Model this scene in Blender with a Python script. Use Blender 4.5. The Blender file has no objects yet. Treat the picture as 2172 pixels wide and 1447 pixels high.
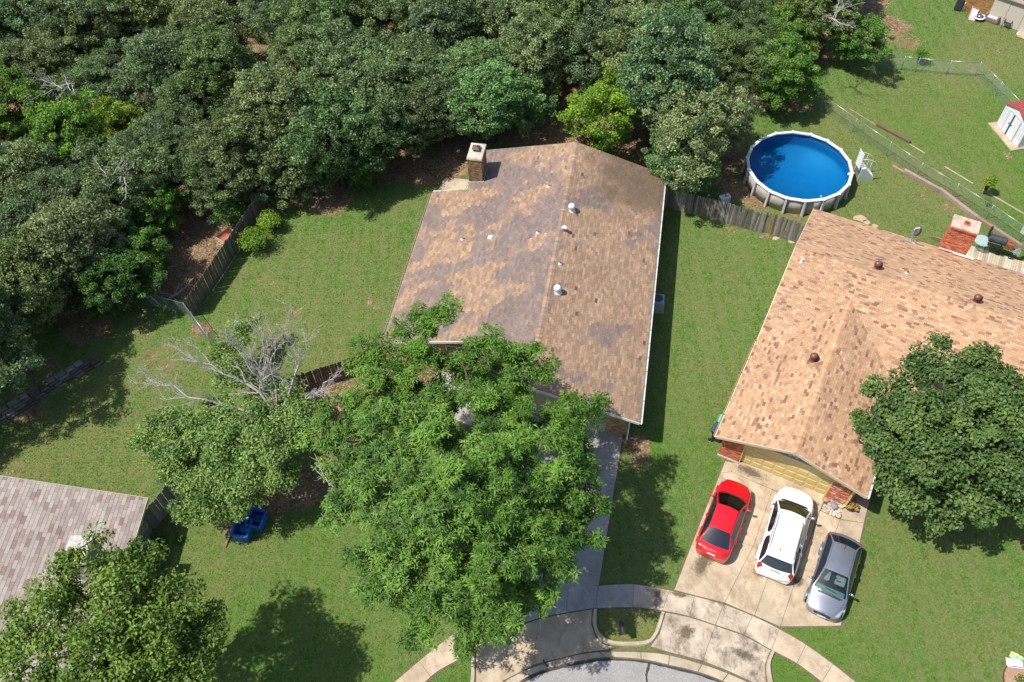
import bpy, bmesh, math, random
import numpy as np
from mathutils import Vector, Matrix, noise
from mathutils.bvhtree import BVHTree
R = math.radians
random.seed(7); RNG = np.random.default_rng(7)
scene = bpy.context.scene
C = scene.collection
# ---------------------------------------------------------------- camera
CAM_H, CAM_D, CAM_R, CAM_F = 41.55, 0.647466, -0.0366375, 1826.6
cam_data = bpy.data.cameras.new('camera'); cam = bpy.data.objects.new('camera', cam_data); C.objects.link(cam)
cam_data.sensor_width = 36; cam_data.lens = 36*CAM_F/2172; cam_data.clip_end = 6000; cam_data.clip_start = 0.5
cam.matrix_world = Matrix.Translation((0, 0, CAM_H)) @ Matrix.Rotation(CAM_D, 4, 'X') @ Matrix.Rotation(CAM_R, 4, 'Z')
scene.camera = cam
# ---------------------------------------------------------------- sky, sun, exposure
SUN_EL, SUN_AZ = R(60.5), R(12)            # SUN_AZ: direction in which shadows fall, from +X
world = bpy.data.worlds.new('World'); scene.world = world; world.use_nodes = True
wn = world.node_tree; sky = wn.nodes.new('ShaderNodeTexSky'); sky.sky_type = 'NISHITA'; sky.sun_disc = False
tosun = Vector((-math.cos(SUN_AZ)*math.cos(SUN_EL), -math.sin(SUN_AZ)*math.cos(SUN_EL), math.sin(SUN_EL)))
sky.sun_elevation = SUN_EL; sky.sun_rotation = math.atan2(tosun.x, tosun.y)
sky.altitude = 200; sky.air_density = 1.0; sky.dust_density = 1.5
bg = wn.nodes['Background']; bg.inputs['Strength'].default_value = 0.115
wn.links.new(sky.outputs[0], bg.inputs['Color'])
sun_d = bpy.data.lights.new('sun', 'SUN'); sun_d.energy = 4.8; sun_d.angle = R(0.53); sun_d.color = (1.0, 0.95, 0.88)
sun = bpy.data.objects.new('sun', sun_d); C.objects.link(sun); sun.location = (-40, -10, 60)
sun.rotation_euler = tosun.to_track_quat('Z', 'Y').to_euler()
scene.view_settings.view_transform = 'Standard'; scene.view_settings.look = 'None'
scene.view_settings.gamma = 1; scene.view_settings.use_curve_mapping = False
scene.view_settings.exposure = 0.47
# ---------------------------------------------------------------- pixel -> place
def ray(u, v):
    x, y = u-1086, 723.5-v
    x, y = x*math.cos(CAM_R)-y*math.sin(CAM_R), x*math.sin(CAM_R)+y*math.cos(CAM_R)
    return Vector((x, y*math.cos(CAM_D)+CAM_F*math.sin(CAM_D), y*math.sin(CAM_D)-CAM_F*math.cos(CAM_D)))
def at(u, v, z=0.0):
    d = ray(u, v); t = (z-CAM_H)/d.z
    return Vector((d.x*t, d.y*t, z))
def onplane(u, v, o, n):
    d = ray(u, v); c = Vector((0, 0, CAM_H)); t = (o-c).dot(n)/d.dot(n)
    return c+d*t
def toscreen(p):
    X, Y, Z = p[0], p[1], p[2]-CAM_H
    yc = Y*math.cos(CAM_D)+Z*math.sin(CAM_D); zf = Y*math.sin(CAM_D)-Z*math.cos(CAM_D)
    x, y = CAM_F*X/zf, CAM_F*yc/zf
    x, y = x*math.cos(CAM_R)+y*math.sin(CAM_R), -x*math.sin(CAM_R)+y*math.cos(CAM_R)
    return 1086+x, 723.5-y
# ---------------------------------------------------------------- object helpers
def tag(o, label=None, cat=None, group=None, kind=None):
    if label: o['label'] = label
    if cat: o['category'] = cat
    if group: o['group'] = group
    if kind: o['kind'] = kind
    return o
def thing(name, label, cat, loc=(0, 0, 0), rz=0.0, group=None):
    o = bpy.data.objects.new(name, None); C.objects.link(o); o.empty_display_size = 0.3
    o.location = loc; o.rotation_euler = (0, 0, rz)
    return tag(o, label, cat, group)
def mw(o):
    m = Matrix.LocRotScale(o.location, o.rotation_euler, o.scale)
    return mw(o.parent) @ m if o.parent else m
def link(name, me, parent=None, color=None):
    o = bpy.data.objects.new(name, me); C.objects.link(o)
    if parent: o.parent = parent
    if color: o.color = (*color, 1)
    return o
def copy_tree(o, parent=None):
    c = o.copy(); C.objects.link(c); c.parent = parent
    for ch in list(o.children): copy_tree(ch, c)
    return c
class MB:
    def __init__(s): s.v = []; s.f = []; s.m = []; s.c = []
    def add(s, vs, fs, mi=0, col=None):
        n = len(s.v); s.v += [tuple(p) for p in vs]
        for f in fs: s.f.append([n+i for i in f]); s.m.append(mi); s.c.append(col)
        return s
    def box(s, c, d, rz=0, mi=0, M=None, col=None, taper=1.0):
        hx, hy, hz = d[0]/2, d[1]/2, d[2]/2
        vs = [Vector((sx*hx*(taper if sz > 0 else 1), sy*hy*(taper if sz > 0 else 1), sz*hz)) for sz in (-1, 1) for sx, sy in ((-1, -1), (1, -1), (1, 1), (-1, 1))]
        T = Matrix.Translation(c) @ Matrix.Rotation(rz, 4, 'Z')
        if M is not None: T = M @ T
        return s.add([T @ v for v in vs], [(3, 2, 1, 0), (4, 5, 6, 7), (0, 1, 5, 4), (1, 2, 6, 5), (2, 3, 7, 6), (3, 0, 4, 7)], mi, col)
    def bar(s, a, b, w, h, mi=0, col=None):
        a, b = Vector(a), Vector(b); d = (b-a); L = d.length; q = d.to_track_quat('X', 'Z').to_matrix().to_4x4()
        return s.box((L/2, 0, 0), (L, w, h), 0, mi, Matrix.Translation(a) @ q, col)
    def prism(s, poly, z0, z1, mi=0, col=None):
        n = len(poly); vs = [(p[0], p[1], z0) for p in poly]+[(p[0], p[1], z1) for p in poly]
        a = sum(poly[i][0]*poly[(i+1) % n][1]-poly[(i+1) % n][0]*poly[i][1] for i in range(n))
        fs = [list(range(n-1, -1, -1)), list(range(n, 2*n))]+[(i, (i+1) % n, n+(i+1) % n, n+i) for i in range(n)]
        if a < 0: fs = [list(reversed(f)) for f in fs]
        return s.add(vs, fs, mi, col)
    def extr(s, pts, vec, mi=0, col=None):
        n = len(pts); vec = Vector(vec); pts = [Vector(p) for p in pts]
        fs = [list(range(n-1, -1, -1)), list(range(n, 2*n))]+[(i, (i+1) % n, n+(i+1) % n, n+i) for i in range(n)]
        nn = (pts[1]-pts[0]).cross(pts[2]-pts[0])
        if nn.dot(vec) < 0: fs = [list(reversed(f)) for f in fs]
        return s.add(pts+[p+vec for p in pts], fs, mi, col)
    def tube(s, pts, rad, n=6, mi=0, cap=True, col=None):
        pts = [Vector(p) for p in pts]; rs = rad if isinstance(rad, (list, tuple)) else [rad]*len(pts)
        vs = []; fs = []; prev = None
        for i, p in enumerate(pts):
            d = (pts[min(i+1, len(pts)-1)]-pts[max(i-1, 0)]).normalized()
            if prev is None:
                x = d.orthogonal().normalized()
            else:
                x = prev-d*prev.dot(d)
                x = x.normalized() if x.length > 1e-6 else d.orthogonal().normalized()
            prev = x; y = d.cross(x)
            for k in range(n):
                t = 2*math.pi*k/n; vs.append(p+(x*math.cos(t)+y*math.sin(t))*rs[i])
        for i in range(len(pts)-1):
            for k in range(n): fs.append((i*n+k, i*n+(k+1) % n, (i+1)*n+(k+1) % n, (i+1)*n+k))
        if cap: fs += [list(range(n-1, -1, -1)), list(range((len(pts)-1)*n, len(pts)*n))]
        return s.add(vs, fs, mi, col)
    def lathe(s, prof, n=16, c=(0, 0, 0), mi=0, M=None, col=None, cap=False):
        vs = []; fs = []
        for r, z in prof:
            for k in range(n):
                t = 2*math.pi*k/n; p = Vector((r*math.cos(t), r*math.sin(t), z))
                if M is not None: p = M @ p
                vs.append(p+Vector(c))
        for i in range(len(prof)-1):
            for k in range(n): fs.append((i*n+k, i*n+(k+1) % n, (i+1)*n+(k+1) % n, (i+1)*n+k))
        if cap: fs += [list(range(n-1, -1, -1)), list(range((len(prof)-1)*n, len(prof)*n))]
        return s.add(vs, fs, mi, col)
    def mesh(s, name, mats, smooth=False, inv=None):
        me = bpy.data.meshes.new(name)
        me.from_pydata([tuple(inv @ Vector(p)) for p in s.v] if inv is not None else s.v, [], s.f)
        for m in (mats if isinstance(mats, (list, tuple)) else [mats]): me.materials.append(m)
        me.polygons.foreach_set('material_index', s.m)
        if smooth: me.polygons.foreach_set('use_smooth', [True]*len(s.f))
        if any(c is not None for c in s.c):
            at_ = me.attributes.new('Col', 'FLOAT_COLOR', 'FACE')
            at_.data.foreach_set('color', [x for c in s.c for x in ((*c, 1.0) if c else (1, 1, 1, 1))])
        me.update(); return me
    def build(s, name, mats, parent=None, smooth=False, world=False, bevel=0, color=None, kind=None, segs=1):
        inv = mw(parent).inverted() if (world and parent) else None
        o = link(name, s.mesh(name, mats, smooth, inv), parent, color)
        if bevel:
            b = o.modifiers.new('bevel', 'BEVEL'); b.width = bevel; b.segments = segs; b.limit_method = 'ANGLE'
        if kind: o['kind'] = kind
        return o
def top(o, label, cat, group=None, kind=None):       # a one-mesh thing built in world space: give it an origin at its base
    return tag(o, label, cat, group, kind)
# ---------------------------------------------------------------- materials
MATS = {}
def nodes(name):
    m = bpy.data.materials.new(name); m.use_nodes = True; nt = m.node_tree; MATS[name] = m
    return m, nt, nt.nodes['Principled BSDF']
def N(nt, t, **k):
    n = nt.nodes.new(t)
    for a, b in k.items(): setattr(n, a, b)
    return n
def mixc(nt, a, b, fac, mode='MIX'):
    n = N(nt, 'ShaderNodeMix', data_type='RGBA', blend_type=mode)
    for sock, val in ((n.inputs[0], fac), (n.inputs[6], a), (n.inputs[7], b)):
        if isinstance(val, (int, float)): sock.default_value = val
        elif isinstance(val, tuple): sock.default_value = (*val[:3], 1)
        else: nt.links.new(val, sock)
    return n.outputs[2]
def nz(nt, scale, detail=4, rough=0.55, coord='Object', dist=0, stretch=None):
    tc = N(nt, 'ShaderNodeTexCoord') if coord != 'Geo' else N(nt, 'ShaderNodeNewGeometry')
    out = tc.outputs[coord] if coord != 'Geo' else tc.outputs['Position']
    if stretch:
        mp = N(nt, 'ShaderNodeMapping'); mp.inputs['Scale'].default_value = stretch[:3]
        if len(stretch) > 3: mp.inputs['Rotation'].default_value = (0, 0, stretch[3])
        nt.links.new(out, mp.inputs[0]); out = mp.outputs[0]
    n = N(nt, 'ShaderNodeTexNoise'); n.inputs['Scale'].default_value = scale; n.inputs['Detail'].default_value = detail
    n.inputs['Roughness'].default_value = rough; n.inputs['Distortion'].default_value = dist
    nt.links.new(out, n.inputs['Vector']); return n.outputs['Fac']
def ramp(nt, fac, lo, hi, a=0.0, b=1.0):
    r = N(nt, 'ShaderNodeMapRange'); r.clamp = True
    r.inputs[1].default_value = lo; r.inputs[2].default_value = hi; r.inputs[3].default_value = a; r.inputs[4].default_value = b
    nt.links.new(fac, r.inputs[0]); return r.outputs[0]
def math2(nt, op, a, b):
    n = N(nt, 'ShaderNodeMath', operation=op)
    for s_, v_ in ((n.inputs[0], a), (n.inputs[1], b)):
        if isinstance(v_, (int, float)): s_.default_value = v_
        else: nt.links.new(v_, s_)
    return n.outputs[0]
def bump(nt, p, h, strength=0.3, dist=0.02):
    b = N(nt, 'ShaderNodeBump'); b.inputs['Strength'].default_value = strength; b.inputs['Distance'].default_value = dist
    nt.links.new(h, b.inputs['Height']); nt.links.new(b.outputs[0], p.inputs['Normal'])
def mat(name, col, rough=0.7, var=0.25, scale=6.0, metal=0.0, bmp=0.0, src=None, coat=0.0, spec=0.5, stretch=None, big=0.0, bigscale=0.5):
    """plain weathered surface: base colour (or the object's / face's own colour) broken up by noise at two scales"""
    m, nt, p = nodes(name)
    if src == 'obj': base = N(nt, 'ShaderNodeObjectInfo').outputs['Color']
    elif src == 'col': base = N(nt, 'ShaderNodeVertexColor', layer_name='Col').outputs['Color']
    else: base = tuple(col)
    f = nz(nt, scale, 5, 0.6, 'Geo', 0, stretch)
    g = ramp(nt, f, 0.28, 0.72, 1-var, 1+var)
    if big:
        g = math2(nt, 'MULTIPLY', g, ramp(nt, nz(nt, bigscale, 3, 0.5, 'Geo'), 0.3, 0.7, 1-big, 1+big))
    cc = N(nt, 'ShaderNodeCombineColor')
    for i in range(3): nt.links.new(g, cc.inputs[i])
    c = mixc(nt, base, cc.outputs[0], 1.0, 'MULTIPLY')
    nt.links.new(c, p.inputs['Base Color'])
    p.inputs['Roughness'].default_value = rough; p.inputs['Metallic'].default_value = metal
    p.inputs['Coat Weight'].default_value = coat; p.inputs['Coat Roughness'].default_value = 0.04
    p.inputs['Specular IOR Level'].default_value = spec
    if bmp: bump(nt, p, f, bmp)
    return m
# ================================================================ materials used by several things
def shingle_mat(name, src):
    m, nt, p = nodes(name)
    base = N(nt, 'ShaderNodeObjectInfo').outputs['Color'] if src == 'obj' else N(nt, 'ShaderNodeVertexColor', layer_name='Col').outputs['Color']
    g = math2(nt, 'MULTIPLY', ramp(nt, nz(nt, 60, 3, 0.7, 'Geo'), 0.3, 0.7, 0.82, 1.16), ramp(nt, nz(nt, 0.35, 4, 0.55, 'Geo'), 0.3, 0.7, 0.9, 1.08))
    cc = N(nt, 'ShaderNodeCombineColor')
    for i in range(3): nt.links.new(g, cc.inputs[i])
    nt.links.new(mixc(nt, base, cc.outputs[0], 1.0, 'MULTIPLY'), p.inputs['Base Color'])
    p.inputs['Roughness'].default_value = 0.75; p.inputs['Specular IOR Level'].default_value = 0.35
    bump(nt, p, nz(nt, 120, 2, 0.6, 'Geo'), 0.35, 0.004)
    return m
M_SHO, M_SHC = shingle_mat('shingle_single', 'obj'), shingle_mat('shingle_field', 'col')
M_WOODO = mat('weathered_wood_piece', (1, 1, 1), 0.85, 0.38, 9, src='obj', bmp=0.3, stretch=(6, 6, 0.7), big=0.15, bigscale=1.2)
M_OBJ = mat('painted_piece', (1, 1, 1), 0.55, 0.12, 5, src='obj')
M_COL = mat('coloured_faces', (1, 1, 1), 0.8, 0.22, 14, src='col', bmp=0.2, big=0.12, bigscale=1.5)
M_WHITE = mat('white_plastic', (.72, .73, .74), 0.4, 0.06, 3)
M_WMETAL = mat('white_metal', (.68, .7, .72), 0.35, 0.12, 2.5, big=0.08)
M_GALV = mat('galvanised', (.5, .52, .53), 0.38, 0.2, 6, metal=0.75)
M_DARK = mat('dark_plastic', (.018, .02, .024), 0.5, 0.3, 4)
M_BLACKM = mat('black_metal', (.02, .02, .023), 0.42, 0.35, 5, metal=0.2)
M_RUB = mat('tyre_rubber', (.016, .016, .017), 0.85, 0.3, 8)
M_BED = mat('joint_bed', (.12, .1, .06), 0.95, 0.4, 8)
# ---------------------------------------------------------------- ground
def curve(pts, n=6, closed=False):
    P = [Vector((p[0], p[1], 0)) for p in pts]; out = []; k = len(P)
    for i in range(k if closed else k-1):
        a, b, c, d = (P[(i-1) % k] if closed or i > 0 else P[0]*2-P[1]), P[i], P[(i+1) % k], (P[(i+2) % k] if closed or i+2 < k else P[-1]*2-P[-2])
        for j in range(n):
            t = j/n
            q = 0.5*((2*b)+(c-a)*t+(2*a-5*b+4*c-d)*t*t+(3*b-a-3*c+d)*t**3); out.append((q.x, q.y))
    if not closed: out.append((P[-1].x, P[-1].y))
    return out
def W(pts, z=0): return [at(u, v, z).xy.to_tuple() for u, v in pts]
def inpoly(px, py, poly):
    inside = np.zeros(px.shape, bool); n = len(poly)
    for i in range(n):
        x1, y1 = poly[i]; x2, y2 = poly[(i+1) % n]
        c = ((y1 > py) != (y2 > py)); xi = (x2-x1)*(py-y1)/((y2-y1) if y2 != y1 else 1e-9)+x1
        inside ^= c & (px < xi)
    return inside
def pdist(px, py, poly, closed=True):
    d = np.full(px.shape, 1e9); n = len(poly)
    for i in range(n if closed else n-1):
        x1, y1 = poly[i]; x2, y2 = poly[(i+1) % n]; dx, dy = x2-x1, y2-y1
        t = np.clip(((px-x1)*dx+(py-y1)*dy)/(dx*dx+dy*dy+1e-9), 0, 1)
        d = np.minimum(d, np.hypot(px-x1-t*dx, py-y1-t*dy))
    return d
def sstep(x, a, b): t = np.clip((x-a)/(b-a), 0, 1); return t*t*(3-2*t)
WOOD_EDGE = W([(-40, 800), (120, 700), (230, 655), (320, 640), (400, 655), (430, 690), (445, 640), (500, 520), (570, 415), (640, 415), (700, 415), (760, 405), (850, 400), (905, 395), (985, 380), (1010, 320), (1200, 320), (1400, 400), (1560, 405), (1590, 330), (1600, 235), (1680, 240), (1745, 215), (1700, 160), (1780, 140), (1900, 100), (1960, 60), (1890, 20)])
WOOD_POLY = WOOD_EDGE+[(36, 120), (-120, 120), (-120, 25)]
WALL_A, WALL_B = at(-60, 938).xy, at(215, 772).xy      # retaining wall line
def ground_h(x, y):
    dx, dy = WALL_B.x-WALL_A.x, WALL_B.y-WALL_A.y; L = math.hypot(dx, dy)
    t = ((x-WALL_A.x)*dx+(y-WALL_A.y)*dy)/L; s = (-(x-WALL_A.x)*dy+(y-WALL_A.y)*dx)/L
    return 0.55*sstep(s, -0.05, 0.35)*(1-sstep(t, L-2.5, L+1.0))*(1-sstep(s, 5, 11))
xs = np.concatenate([[-3000, -800, -250, -110], np.arange(-64, 64.01, 0.4), [110, 250, 800, 3000]])
ys = np.concatenate([[-3000, -800, -200, -40], np.arange(-8, 92.01, 0.4), [130, 250, 800, 3000]])
gx, gy = np.meshgrid(xs, ys); fx, fy = gx.ravel(), gy.ravel()
nx, ny = len(xs), len(ys)
fz = ground_h(fx, fy)
me = bpy.data.meshes.new('ground'); me.vertices.add(len(fx)); me.vertices.foreach_set('co', np.c_[fx, fy, fz].astype(np.float32).ravel())
ii, jj = np.meshgrid(np.arange(nx-1), np.arange(ny-1)); a = (jj*nx+ii).ravel()
quads = np.c_[a, a+1, a+1+nx, a+nx].astype(np.int32)
me.loops.add(quads.size); me.polygons.add(len(quads)); me.loops.foreach_set('vertex_index', quads.ravel())
me.polygons.foreach_set('loop_start', np.arange(0, quads.size, 4, dtype=np.int32)); me.update(calc_edges=True)
ins = inpoly(fx, fy, WOOD_POLY); dd = pdist(fx, fy, WOOD_EDGE, False)
dirt = np.where(ins, sstep(dd, -0.2, 1.6)*0.85+0.15, 0.15*(1-sstep(dd, 0, 0.8)))
dry = np.zeros_like(fx)
lush = np.zeros_like(fx)
def blob(arr, u, v, r, s, z=0, asp=1.0, ang=0):
    p = at(u, v, z); dx, dy = fx-p.x, fy-p.y; ca, sa = math.cos(ang), math.sin(ang)
    d = np.hypot((dx*ca+dy*sa)/asp, -dx*sa+dy*ca); np.maximum(arr, s*(1-sstep(d, r*0.45, r*1.25)), out=arr)
for b in [(700, 420, 2.2, .8), (620, 425, 1.0, .9), (585, 450, .8, .8), (900, 375, 1.3, .9), (960, 355, 1.6, 1), (850, 360, 1.2, .9), (590, 462, .5, .6), (430, 700, 1.0, .7),
          (690, 830, 2.0, 1), (720, 900, 2.0, .95), (760, 860, 2.0, .9), (820, 780, 2.2, .9), (940, 790, 2.4, .9), (880, 840, 2.2, .9), (640, 1040, 1.6, .8), (590, 1060, 1.3, .8), (690, 1000, 1.6, .8), (560, 980, 2, .7),
          (1350, 945, 1.1, .85), (1355, 975, .9, .7), (785, 640, .5, .72), (805, 650, .35, .7), (630, 660, .5, .66), (560, 590, .45, .6), (575, 603, .35, .6), (690, 520, .3, .5),
          (1555, 490, .4, .8), (1665, 497, .6, .8), (1620, 500, .7, .6), (2140, 332, .4, .9), (1955, 420, .45, .7), (2010, 442, .5, .75), (1550, 640, .3, .5), (1470, 700, .3, .5), (1900, 350, .3, .6), (1850, 420, .35, .6), (2060, 150, .5, .6), (2120, 110, .5, .6), (1990, 300, .3, .5), (1600, 420, 1.4, .8), (1690, 445, 1.0, .7), (1560, 400, 1.6, .8), (1590, 350, 1.2, .8), (1680, 215, 1.8, .8), (1560, 180, 2.2, .9), (1880, 70, 2.0, .7), (1930, 90, 1.5, .6),
          (340, 760, 1.8, .5), (190, 690, 2.2, .7), (60, 860, 1.8, .6), (100, 800, 1.8, .5), (20, 1000, 1.2, .5), (300, 700, 1.5, .5), (230, 820, 1.2, .4), (2110, 40, .8, .4), (500, 1150, .8, .4), (480, 1115, .7, .6), (550, 1250, .6, .3),
          (1700, 395, .3, .4), (1520, 930, .7, .55), (1640, 700, .4, .3), (380, 1095, 1, .6), (1260, 1000, .6, .5)]: blob(dirt, *b)
for b in [(1950, 250, 6, .45), (2090, 120, 4, .7), (2020, 180, 3, .6), (2140, 70, 4, .6), (1900, 400, 7, .55), (1680, 440, 3, .8), (2080, 380, 3, .4), (1760, 250, 3, .6), (650, 640, 7, .4), (730, 760, 4, .5), (560, 600, 4, .35), (860, 500, 5, .3), (1500, 600, 4, .35), (1560, 520, 3, .3), (1480, 800, 4, .3), (200, 960, 6, .5), (60, 990, 3, .6), (350, 800, 4, .35), (1330, 1320, 2, .8), (430, 1200, 3, .5), (500, 1160, 3, .4), (1960, 1250, 7, .35), (2080, 1200, 6, .3), (1960, 1370, 4, .3), (960, 1330, 2.0, .5), (880, 1290, 3, .25), (700, 1180, 4, .15)]: blob(dry, *b)
for b in [(1950, 260, 4, .8), (2120, 270, 5, .8), (2150, 380, 4, 1), (600, 1250, 6, .6), (700, 1330, 6, .6), (1690, 1420, 4, .9), (950, 1430, 2, .6), (850, 1350, 5, .5), (1800, 1350, 5, .5), (1420, 900, 4, .5)]: blob(lush, *b)
for nm, arr in (('dirt', dirt), ('dry', dry), ('lush', lush)):
    A = me.attributes.new(nm, 'FLOAT', 'POINT'); A.data.foreach_set('value', arr.astype(np.float32))
me.polygons.foreach_set('use_smooth', [True]*len(quads))
m, nt, p = nodes('lawn_and_soil')
def attr(n): x = N(nt, 'ShaderNodeAttribute', attribute_name=n); return x.outputs['Fac']
fine = nz(nt, 9, 6, 0.75, 'Geo'); blade = nz(nt, 30, 3, 0.7, 'Geo', 0.6); mid = nz(nt, 1.6, 5, 0.65, 'Geo'); large = nz(nt, 0.22, 4, 0.6, 'Geo')
mow = nz(nt, 1.0, 3, 0.5, 'Geo', 0, (2.2, 0.12, 1, 0.35))
g1 = mixc(nt, (.038, .1, .012), (.165, .262, .058), ramp(nt, math2(nt, 'ADD', math2(nt, 'MULTIPLY', fine, 0.55), math2(nt, 'MULTIPLY', blade, 0.45)), 0.4, 0.6))
tuft = nz(nt, 3.6, 5, 0.72, 'Geo', 0.4)
g1 = mixc(nt, g1, (.028, .07, .01), ramp(nt, tuft, 0.48, 0.62, 0.0, 0.62))
g1 = mixc(nt, g1, (.215, .28, .1), ramp(nt, nz(nt, 5.2, 4, 0.7, 'Geo', 0.5, (1, .45, 1, .7)), 0.55, 0.68, 0.0, 0.6))
g1 = mixc(nt, g1, (.17, .22, .07), ramp(nt, mid, 0.5, 0.72, 0.0, 0.5))
g1 = mixc(nt, g1, (.15, .185, .065), ramp(nt, mow, 0.42, 0.6, 0.0, 0.6))
g1 = mixc(nt, g1, (.085, .17, .018), math2(nt, 'MULTIPLY', attr('lush'), 0.55))
dryf = math2(nt, 'MULTIPLY', ramp(nt, math2(nt, 'ADD', math2(nt, 'ADD', math2(nt, 'MULTIPLY', mid, 0.8), math2(nt, 'MULTIPLY', large, 0.5)), math2(nt, 'MULTIPLY', attr('dry'), 0.45)), 0.66, 1.0), 0.62)
dryc = mixc(nt, (.11, .115, .038), (.27, .235, .1), ramp(nt, fine, 0.35, 0.65))
g2 = mixc(nt, g1, dryc, dryf)
fleck = ramp(nt, nz(nt, 5, 5, 0.8, 'Geo', 0.3), 0.62, 0.74, 0, 0.4)
g2 = mixc(nt, g2, (.32, .29, .14), fleck)
soil = mixc(nt, (.1, .062, .036), (.36, .245, .145), ramp(nt, nz(nt, 1.1, 9, 0.8, 'Geo'), 0.36, 0.64))
soil = mixc(nt, soil, (.045, .03, .018), ramp(nt, nz(nt, 14, 4, 0.7, 'Geo'), 0.56, 0.68, 0, 0.75))
sf = ramp(nt, math2(nt, 'ADD', math2(nt, 'ADD', attr('dirt'), math2(nt, 'MULTIPLY', math2(nt, 'SUBTRACT', nz(nt, 1.3, 6, 0.7, 'Geo'), 0.5), 1.3)), math2(nt, 'MULTIPLY', math2(nt, 'SUBTRACT', fine, 0.5), 0.5)), 0.42, 0.72)
nt.links.new(mixc(nt, g2, soil, sf), p.inputs['Base Color'])
p.inputs['Roughness'].default_value = 0.9; p.inputs['Specular IOR Level'].default_value = 0.15
bump(nt, p, math2(nt, 'ADD', fine, blade), 0.9, 0.06)
me.materials.append(m)
tag(link('ground', me), kind='structure')
# ---------------------------------------------------------------- concrete
def concrete(name, lo, hi, stain, stain_amt=0.6, sc=0.9):
    m, nt, p = nodes(name)
    oi = N(nt, 'ShaderNodeObjectInfo')
    c = mixc(nt, lo, hi, ramp(nt, nz(nt, sc, 6, 0.65, 'Geo'), 0.3, 0.7))
    c = mixc(nt, c, stain, math2(nt, 'MULTIPLY', ramp(nt, nz(nt, 0.9, 9, 0.8, 'Geo', 0.25, (1.2, .8, 1, -.5)), 0.48, 0.62), stain_amt))
    c = mixc(nt, c, (.06, .05, .045), ramp(nt, nz(nt, 3.2, 5, 0.75, 'Geo'), 0.66, 0.8, 0, 0.55))
    g = math2(nt, 'MULTIPLY', ramp(nt, nz(nt, 25, 4, 0.7, 'Geo'), 0.3, 0.7, 0.9, 1.1), ramp(nt, oi.outputs['Random'], 0, 1, 0.93, 1.06))
    cc = N(nt, 'ShaderNodeCombineColor')
    for i in range(3): nt.links.new(g, cc.inputs[i])
    nt.links.new(mixc(nt, c, cc.outputs[0], 1.0, 'MULTIPLY'), p.inputs['Base Color'])
    p.inputs['Roughness'].default_value = 0.85; p.inputs['Specular IOR Level'].default_value = 0.3
    bump(nt, p, nz(nt, 40, 4, 0.7, 'Geo'), 0.2, 0.006)
    return m
M_CONC = concrete('concrete_tan', (.33, .26, .175), (.48, .395, .29), (.23, .165, .1), 0.7)
M_CONCS = concrete('concrete_stained', (.31, .25, .185), (.51, .43, .34), (.13, .1, .075), 0.95, 1.3)
M_CONC_SHADE = concrete('concrete_shade', (.27, .26, .25), (.38, .355, .325), (.19, .165, .14), 0.5)  # greyer, darker copy of the tan concrete: tree shade put into its colour
M_KERB = concrete('concrete_kerb', (.33, .27, .2), (.47, .4, .31), (.2, .15, .1), 0.4)
M_ASPH, nt, p = nodes('asphalt')
c = mixc(nt, (.17, .16, .155), (.36, .345, .34), ramp(nt, nz(nt, 22, 6, 0.8, 'Geo'), 0.34, 0.68))
c = mixc(nt, c, (.12, .11, .105), ramp(nt, nz(nt, 0.8, 5, 0.6, 'Geo'), 0.5, 0.75, 0, 0.5))
c = mixc(nt, c, (.03, .028, .026), ramp(nt, nz(nt, 8, 3, 0.6, 'Geo'), 0.7, 0.74, 0, 0.8))
nt.links.new(c, p.inputs['Base Color']); p.inputs['Roughness'].default_value = 0.9; bump(nt, p, nz(nt, 60, 3, 0.7, 'Geo'), 0.4, 0.01)
def shrink(poly, d):
    n = len(poly); out = []
    ar = sum(poly[i][0]*poly[(i+1) % n][1]-poly[(i+1) % n][0]*poly[i][1] for i in range(n))
    sg = 1 if ar > 0 else -1
    for i in range(n):
        p0, p1, p2 = Vector(poly[i-1]), Vector(poly[i]), Vector(poly[(i+1) % n])
        e1 = (p1-p0).normalized(); e2 = (p2-p1).normalized()
        n1 = Vector((-e1.y, e1.x))*sg; n2 = Vector((-e2.y, e2.x))*sg
        b = (n1+n2); k = d/max(0.3, (1+n1.dot(n2))/1.0) if b.length > 1e-6 else d
        out.append(tuple(p1+b*k))
    return out
PAVN = [0]; PAVED = []
def paving(name, slabs, material, z0=0.012, z1=0.05, bed=None, gap=0.006, piece='slab', mats=None):
    """a bed on the ground and every slab as a child of it"""
    mb = MB(); PAVN[0] += 1; z0 += PAVN[0]*.0016; PAVED.extend(slabs)
    for i, s in enumerate(bed or slabs): mb.prism(shrink(s, -.07), -0.05-.0011*i, z0+.00009*i)
    root = mb.build(name, M_BED); tag(root, kind='structure')
    for i, s in enumerate(slabs):
        b = MB(); dz = random.uniform(-0.004, 0.004); b.prism(shrink(s, gap), z0-0.004, z1+dz)
        b.build(piece, (mats[i] if mats else material), root, bevel=0.006)
    return root
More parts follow.
